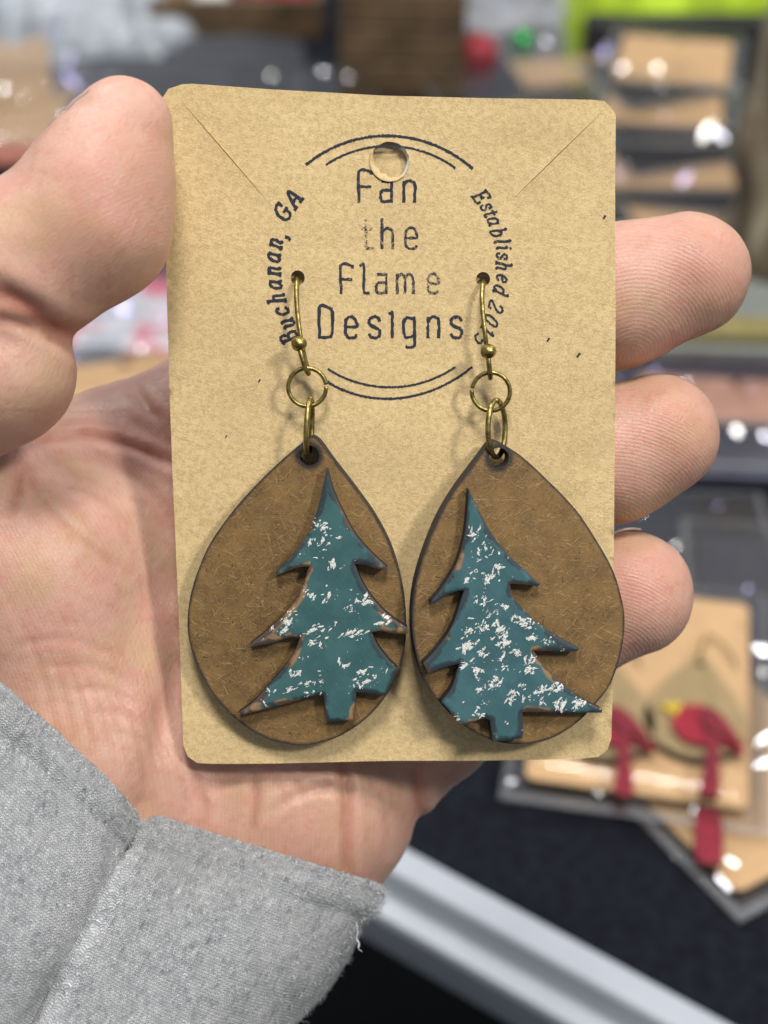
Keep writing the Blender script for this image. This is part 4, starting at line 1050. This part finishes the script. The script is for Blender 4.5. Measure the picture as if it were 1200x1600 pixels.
def cardinal_earring(label, mw, flip):
    e = thing('bird_earring', label, 'earring', mw, 'red bird earrings on the table')
    s = -1 if flip else 1
    td = catmull(np.array([(0, 24), (4, 19), (10, 9), (14.5, -2), (14, -11), (9, -18), (0, -21), (-9, -18), (-14, -11), (-14.5, -2), (-10, 9), (-4, 19)], float), 5, True)
    v, f, mi, sm, _, _ = plate(td, [circle((0, 19.5), 1.3, 12)], 0, 3.4, 2.0); mesh('teardrop', v, f, [PALEWOOD, DARKWOOD], e, sm, mi=mi)
    bd = catmull(np.array([(-5*s, -3), (0, -1), (5*s, -2), (10*s, -9), (14*s, -16), (13*s, -18.5), (8*s, -15.5), (4*s, -17), (-2*s, -17), (-6.5*s, -11)], float), 4, True)
    v, f, mi, sm, _, _ = plate(bd, [], 3.42, 5.2, 1.5); mesh('bird_body', v, f, [RED, DARKWOOD], e, sm, mi=mi)
    wg = catmull(np.array([(1*s, -4), (5*s, -3.5), (9.5*s, -9), (13*s, -16.5), (8*s, -14), (3*s, -12)], float), 4, True)
    v, f, mi, sm, _, _ = plate(wg, [], 5.22, 6.8, 1.5); mesh('wing', v, f, [RED_D, DARKWOOD], e, sm, mi=mi)
    tl = catmull(np.array([(3.5*s, -12), (7*s, -12), (7.4*s, -24), (8.2*s, -36), (5.2*s, -38), (3*s, -36), (3.8*s, -24)], float), 4, True)
    v, f, mi, sm, _, _ = plate(tl, [], 4.0, 6.2, 1.5); mesh('tail', v, f, [RED_D, DARKWOOD], e, sm, mi=mi)
    bk = np.array([(-4*s, -1.0), (-10.5*s, -3.5), (-5.5*s, -7)]); v, f, mi, sm, _, _ = plate(bk if s > 0 else bk[::-1], [], 3.42, 5.4, 1.0); mesh('beak', v, f, [YEL, YEL], e, sm, mi=mi)
    v, f = ring_tube((0, 22.5, 2), 2.2, 3.4, .35, R(60)); mesh('link_ring', v, f, BRASS, e)
    hk = catmull(np.array([(0, 25, 2.5), (0, 30, 3), (2, 36, 2), (8, 30, 2), (11, 22, 2.6)], float), 6); v, f = tube(hk, .4, 8); mesh('ear_wire', v, f, BRASS, e)
    return e
# pair of red bird earrings in a bag, near right
bl, br = T(848, 1256), T(1165, 1302)
rzA = math.atan2((br-bl)[1], (br-bl)[0]); ccA = T(1003, 1100)
def local(c, rz, x, y, z=0): return (c[0]+math.cos(rz)*x-math.sin(rz)*y, c[1]+math.sin(rz)*x+math.cos(rz)*y, c[2]+z)
ZA = 7.0
flatcard('tan card with two red bird earrings in the clear bag by the ring finger', ccA, 62, 92, rzA, z=ZA)
eL = T(942, 1118, ZA+1); eR = T(1086, 1118, ZA+1)
cardinal_earring('red bird earring half hidden behind the kraft card corner', wmat(eL, rzA+R(4)), False)
cardinal_earring('fully visible red bird earring with yellow beak, in the bag at right', wmat(eR, rzA-R(2)), False)
bag('clear crinkled bag around the red bird earrings', ccA, 74, 108, rzA, z=ZA-.9, seed=1, height=9, glints=11, crumple=1.0,
    gl=[(-31, -38, 2.8), (-34, -50, 2.2), (-10, -50, 1.8), (2, -51, 2.2), (16, -51, 1.7), (31, -50, 2.4), (35, 22, 3.2), (35, 12, 2.4), (35, -18, 2.0), (35, -28, 2.2), (30, 49, 2.4)])
# second card underneath, turned, its tip poking out
ccB = T(1112, 1185)
rzB = rzA+R(42)
flatcard('tan card turned askew under the bagged bird earrings, one corner poking out', ccB, 60, 88, rzB, z=2.5)
bag('clear bag around the askew card below the bird earrings', ccB, 70, 102, rzB, z=1.6, seed=2, height=3.2, glints=6, crumple=.9, gl=[(-25, -36, 2.4), (-31, -40, 1.6)])
tt = T(1104, 1322, 4)
v, f, mi, sm, _, _ = plate(catmull(np.array([(-3, 10), (3, 10), (4, -6), (1, -9), (-3, -7)], float), 4, True), [], 0, 2.2, 1.5)
o = mesh('bird_earring', v, f, [RED_D, DARKWOOD], None, sm, mi=mi, matrix=wmat((tt[0], tt[1], 5.0), rzA)); setp(o, 'dark red tail tip of an earring on the askew card', 'earring', 'red bird earrings on the table')

# right side: flat bags, cards and trays seen between the fingers
LIT_CLOTH_BLUE = m_plain('lit_cloth_blue', (.045, .050, .085), .35, .2, .05, spec=.5)  # bluish light on the black tablecloth, put into the colour of a slab
c_ = T(1150, 715); v, f = box((0, 0, 3), (190, 40, 5), 1.5); setp(mesh('lit_cloth_slab', v, f, LIT_CLOTH_BLUE, None, False, matrix=wmat(c_, R(-4))), 'glossy dark blue slab standing for lit black cloth beside the middle fingertip', 'folder')
bag('clear bag lying on the dark blue slab', T(1155, 716, 6), 90, 34, R(-4), z=6.5, seed=4, glints=3, gl=[(-2, 3, 3.2), (8, 0, 2.6)], crumple=.7)
flatcard('tan card in a violet-tinted bag beside the middle fingertip', T(1150, 655), 78, 30, R(-6), R(4), z=8)
bag('violet-tinted bag around the tan card beside the middle fingertip', T(1150, 640), 100, 50, R(-6), R(4), z=9, seed=5, mat=CLEAR_V, height=4, glints=8, gl=[(4, -8, 4.6), (-22, -4, 4.0), (-34, 2, 3.5), (26, -12, 4.0)], crumple=1.6)
GREY_T = m_plain('grey_green_tray', (.17, .18, .165), .55, .12, .05)
YG = m_plain('mustard_card', (.20, .17, .055), .6, .15, .1)
c_ = T(1160, 565); v, f = box((0, 0, 9), (150, 16, 18), 1.5); setp(mesh('mustard_box', v, f, YG, None, False, matrix=wmat(c_, R(-3))), 'long mustard yellow box behind the violet bag', 'box')
c_ = T(1165, 500); v, f = join([box((0, 0, 3), (180, 120, 6), 1.5), box((0, -58, 10), (180, 4, 16), 1), box((0, 58, 10), (180, 4, 16), 1), box((-88, 0, 10), (4, 112, 16), 1), box((88, 0, 10), (4, 112, 16), 1)])
setp(mesh('grey_tray', v, f, GREY_T, None, False, matrix=wmat(c_, R(-3))), 'shallow grey-green tray beside the index fingertip', 'tray')
bag('clear bag on the black cloth beside the ring fingertip', T(1040, 862), 76, 70, R(-3), z=2, seed=6, height=4, glints=6, crumple=1.3, gl=[(-8, 14, 3.0), (2, -6, 4.0), (-16, -8, 3.4), (20, 20, 2.4)])
bag('clear bag at the frame edge right of the bird earrings', T(1215, 1000), 60, 120, R(-8), z=3, seed=7, height=4, glints=6, crumple=1.6)
flatcard('dark card at the frame edge right of the bird earrings', T(1218, 1000), 50, 100, R(-8), z=2.2, mat=m_plain('dark_grey_card', (.05, .05, .06), .6))

# shingled stack of bagged cards, upper right
DARK_CARD = m_plain('black_card', (.012, .012, .014), .6, .3, .3)
names = ['lowest front', 'second', 'third', 'fourth', 'fifth', 'sixth', 'seventh', 'rearmost top']
r3 = np.random.default_rng(5)
for k in range(8):
    pxk = 1045+r3.uniform(-30, 30); pyk = 335-k*21
    p = T(pxk, pyk); rz = R(r3.uniform(-24, 24)); tl = R(r3.uniform(2, 7))
    mt = (KRAFT_FAR, DARK_CARD, KRAFT_FAR, DARK_CARD, DARK_CARD, KRAFT_FAR, DARK_CARD, KRAFT_FAR, DARK_CARD, KRAFT_FAR)[k]
    flatcard('%s card of the bagged stack at upper right' % names[k], p, 62, 60, rz, tl, z=7+k*4.0, mat=mt, group='cards in the upper right stack')
    bag('%s bag of the card stack at upper right' % names[k], p, 76, 74, rz, tl, z=8.3+k*4.0, seed=20+k, height=2.0, crumple=2.2, group='bags of the upper right stack',
        gl=[(r3.uniform(-34, 34), r3.uniform(-34, -20), r3.uniform(2.5, 5.5)) for _ in range(int(r3.integers(1, 4)))])
# mottled tan roll at the right edge
TANROLL = M('mottled_tan_fabric'); vv_ = TANROLL.mm()
cc_ = TANROLL.ramp(TANROLL.noise(TANROLL.map(vv_, (1, 1, .25)), .05, 4, .6, .5), [(.3, (.05, .033, .02)), (.45, (.16, .12, .075)), (.6, (.34, .29, .20)), (.8, (.45, .42, .34))])
TANROLL = TANROLL.fin(color=cc_, rough=.9)
pr = T(1205, 420)
a = np.linspace(0, 2*math.pi, 30, endpoint=False); Vv = []
for i in range(24):
    rr = 26+2.5*np.sin(3*a+i*.5)+1.5*math.sin(i*.9)
    Vv += [(r_*math.cos(t)+.4*i, r_*math.sin(t), i*7.0) for r_, t in zip(rr, a)]
ff = [[j*30+i, j*30+(i+1) % 30, (j+1)*30+(i+1) % 30, (j+1)*30+i] for j in range(23) for i in range(30)]+[[23*30+i for i in range(30)]]
setp(mesh('fabric_roll', Vv, ff, TANROLL, None, True, matrix=wmat(pr)), 'upright mottled tan fabric roll at the right edge of the frame', 'fabric roll')

# far row along the top
def crumpled(name, label, cat, p, w_, d_, h_, mat, seed, rz=0.0, kind=None, sharp=1.0):
    nx, ny = 44, 36
    X, Y = np.meshgrid(np.linspace(-1, 1, nx), np.linspace(-1, 1, ny)); q = np.stack([X.ravel(), Y.ravel()], 1)
    rim = np.clip(1-np.maximum(np.abs(q[:, 0]), np.abs(q[:, 1]))**2.0, 0, 1)
    o = np.zeros(len(q))+seed*5.1
    n_ = 1-2*np.abs(vnoise(np.column_stack([q*2.6, o])))+.5*(1-2*np.abs(vnoise(np.column_stack([q*6, o+9]))))
    zz_ = h_*np.sqrt(rim)*(.55+.42*n_*sharp)
    xy = q*np.array([w_/2, d_/2])*(1+.12*vnoise(np.column_stack([q*2, o+3])))[:, None]
    n2 = len(q)
    f_ = [[j*nx+i, j*nx+i+1, (j+1)*nx+i+1, (j+1)*nx+i] for j in range(ny-1) for i in range(nx-1)]
    return setp(mesh(name, np.column_stack([xy, np.maximum(zz_, .4)]), f_, mat, None, True, matrix=wmat(p, rz)), label, cat)
WRAP = m_plain('pale_grey_wrap', (.34, .37, .40), .35, .12, .05, spec=.5)
DGREY = m_plain('dark_grey_cloth', (.018, .020, .027), .7, .2, .06, sheen=.2)
WOOD = m_plain('rough_brown_wood', (.115, .072, .036), .7, .45, .04, bump=.6)
SILV = m_plain('silver_grey_wrap', (.22, .23, .25), .4, .2, .05)
crumpled('crumpled_wrap', 'crumpled pale grey plastic wrap in the top left corner', 'plastic wrap', T(95, 52), 175, 170, 46, WRAP, 1)
crumpled('folded_cloth', 'dark grey folded cloth above the thumb tip', 'cloth', T(150, 108), 260, 130, 14, DGREY, 2, R(-4), sharp=.35)
for k, (x, y, rz, sd) in enumerate(((20, 150, 12, 31), (30, 205, -8, 32))):
    flatcard(('tan card in the clear bag beside the thumbnail', 'tan card in the lower clear bag left of the thumb')[k], T(x-25, y), 66, 92, R(rz), R(6), z=6+8*(1-k))
    bag(('clear bag beside the thumbnail, upper of the two at left', 'clear bag left of the thumb, lower of the two')[k], T(x, y-10), 90, 108, R(rz), R(6), z=9+8*(1-k), seed=sd, height=7, glints=8, crumple=3.2,
        gl=[(28, 20, 5), (18, 34, 4), (36, -20, 3.4), (-10, 10, 5)])
RUST = m_plain('rust_red_card', (.34, .10, .06), .6)
c_ = T(0, 245); v, f = box((0, 0, 2), (70, 30, 4), .8); setp(mesh('rust_card', v, f, RUST, None, False, matrix=wmat(c_, R(4))), 'rust red card at the left edge above the thumb joint', 'card')
# wooden tray with trinkets, top centre left
c_ = T(372, 62)
tr_ = thing('wooden_tray', 'brown wooden tray holding red and white trinkets at the top edge', 'tray', wmat(c_, R(2)))
for nm, b_ in (('tray_base', box((0, 45, 3), (112, 90, 6), 1)), ('side_board', box((0, 1, 13), (112, 5, 26), 1)), ('side_board', box((0, 90, 13), (112, 5, 26), 1)), ('side_board', box((-54, 45, 13), (5, 84, 26), 1)), ('side_board', box((54, 45, 13), (5, 84, 26), 1))):
    mesh(nm, *b_, WOOD, tr_, False)
AMBER = m_plain('amber_glaze', (.16, .085, .012), .3)
PEARL = m_plain('pearl_white', (.80, .80, .76), .12, .03, .1, coat=.5)
for k, (x, r_, mt, lab, cat) in enumerate(((-40, 10, AMBER, 'amber brown bauble at the left end of the wooden tray', 'bauble'), (-18, 13, PEARL, 'white shiny bauble in the wooden tray', 'bauble'), (12, 12, RED_D, 'dark red bauble in the middle of the wooden tray', 'bauble'), (36, 14, RED, 'bright red bauble at the right end of the wooden tray', 'bauble'))):
    p = local(c_, R(2), x, 22, 20); v, f = sphere((0, 0, 0), r_, 20, 14); w2, f2 = ring_tube((0, 0, r_+1.5), 1.6, 1.6, .5, 0, R(90))
    o = thing('bauble', lab, cat, wmat(p)); mesh('ball', v, f, mt, o); mesh('cap', *tube([(0, 0, r_-1), (0, 0, r_+1.5)], 2.2, 12), BRASS, o)
bag('clear bag on the black cloth just above the card', T(468, 150), 92, 70, R(-2), z=4, seed=41, height=8, glints=6, crumple=2.4, gl=[(6, 4, 4.6), (14, 6, 3.2), (-16, -4, 4), (30, -4, 4)])
c_ = T(628, 152)
bx_ = thing('wooden_crate', 'rough brown wooden crate standing above the card\'s top edge', 'crate', wmat(c_, R(-3)))
for k in range(4):
    mesh('front_plank', *box((0, 0, 11+k*21), (74, 5, 19.5), 1), WOOD, bx_, False); mesh('back_plank', *box((0, 60, 11+k*21), (74, 5, 19.5), 1), WOOD, bx_, False)
    for sx in (-35, 35): mesh('side_plank', *box((sx, 30, 11+k*21), (5, 54, 19.5), 1), WOOD, bx_, False)
crumpled('silver_wrap', 'silver grey crumpled wrap behind the red bauble', 'plastic wrap', T(775, 62), 120, 90, 44, SILV, 5)
for x, y, r_, mt, lab in ((745, 118, 13, RED, 'red foil bauble above the card\'s right half'), (815, 92, 10, m_plain('green_foil', (.02, .30, .07), .22, .2, .2, metal=.7), 'small green foil bauble beside the red one')):
    p = T(x, y); o = thing('bauble', lab, 'bauble', wmat((p[0], p[1], r_)))
    mesh('ball', *sphere((0, 0, 0), r_, 20, 14, .02), mt, o); mesh('cap', *tube([(0, 0, r_-1), (0, 0, r_+2)], 2.2, 12), BRASS, o)
c_ = T(872, 45); v, f = box((0, 0, 22), (56, 40, 44), 3); setp(mesh('maroon_box', v, f, m_plain('maroon_card', (.075, .012, .035), .6), None, False, matrix=wmat(c_, R(8))), 'maroon box at the top edge right of the crate', 'box')
crumpled('beige_pouch', 'small beige pink pouch between the maroon box and the lime cloth', 'pouch', T(940, 62), 50, 46, 52, m_plain('beige_pink_cloth', (.33, .21, .17), .8), 7, sharp=.4)
flatcard('tan card in the broad bag above the card\'s upper right corner', T(895, 130), 74, 36, R(14), R(6), z=8)
bag('broad clear bag above the kraft card\'s upper right corner', T(862, 128), 170, 96, R(14), R(6), z=10, seed=51, height=7, glints=7, crumple=2.6, gl=[(-30, 6, 7), (0, 16, 6), (30, -6, 6), (-55, -20, 4)])
crumpled('lime_cloth', 'bright lime green cloth heaped in the top right corner', 'cloth', T(1115, 60), 220, 120, 100, m_plain('lime_cloth', (.36, .52, .012), .75, .3, .04, sheen=.2), 9, sharp=.7)
c_ = T(1090, 98); v, f = box((0, 0, 16), (150, 40, 32), 3); setp(mesh('black_box', v, f, m_plain('black_box_card', (.008, .008, .010), .7), None, False, matrix=wmat(c_)), 'black box in front of the lime cloth, behind the card stack', 'box')
# seen through the gap between thumb and card
PINKP = M('pink_white_print'); vv_ = PINKP.mm()
PINKP = PINKP.fin(color=PINKP.ramp(PINKP.noise(vv_, .06, 3, .5, .6), [(.36, (.45, .48, .55)), (.5, (.78, .78, .82)), (.62, (.72, .16, .22))]), rough=.3)
c_ = T(235, 520); v, f = box((0, 0, 6), (120, 62, 12), 3); setp(mesh('gift_packet', v, f, PINKP, None, False, matrix=wmat(c_, R(-9))), 'white and pink printed packet between the thumb and the card', 'packet')
bag('clear bag over the pink and white packet', T(235, 510, 12), 130, 70, R(-9), z=13, seed=61, height=3, glints=4, crumple=1.6, gl=[(-4, -20, 6), (14, -22, 6)])
c_ = T(190, 592); v, f = box((0, 0, 2.5), (150, 34, 5), 1); setp(mesh('grey_folder', v, f, m_plain('slate_grey_sheet', (.10, .11, .14), .35), None, False, matrix=wmat(c_, R(2))), 'slate grey folder strip below the pink packet', 'folder')
flatcard('tan card peeking over the edge of the palm, left of the kraft card', T(215, 640), 90, 62, R(18), z=6)
bag('clear bag around the tan card peeking over the palm', T(205, 630), 108, 74, R(18), z=6, seed=62, height=4, glints=4, crumple=1.6, gl=[(-20, 22, 5), (10, 24, 5)])
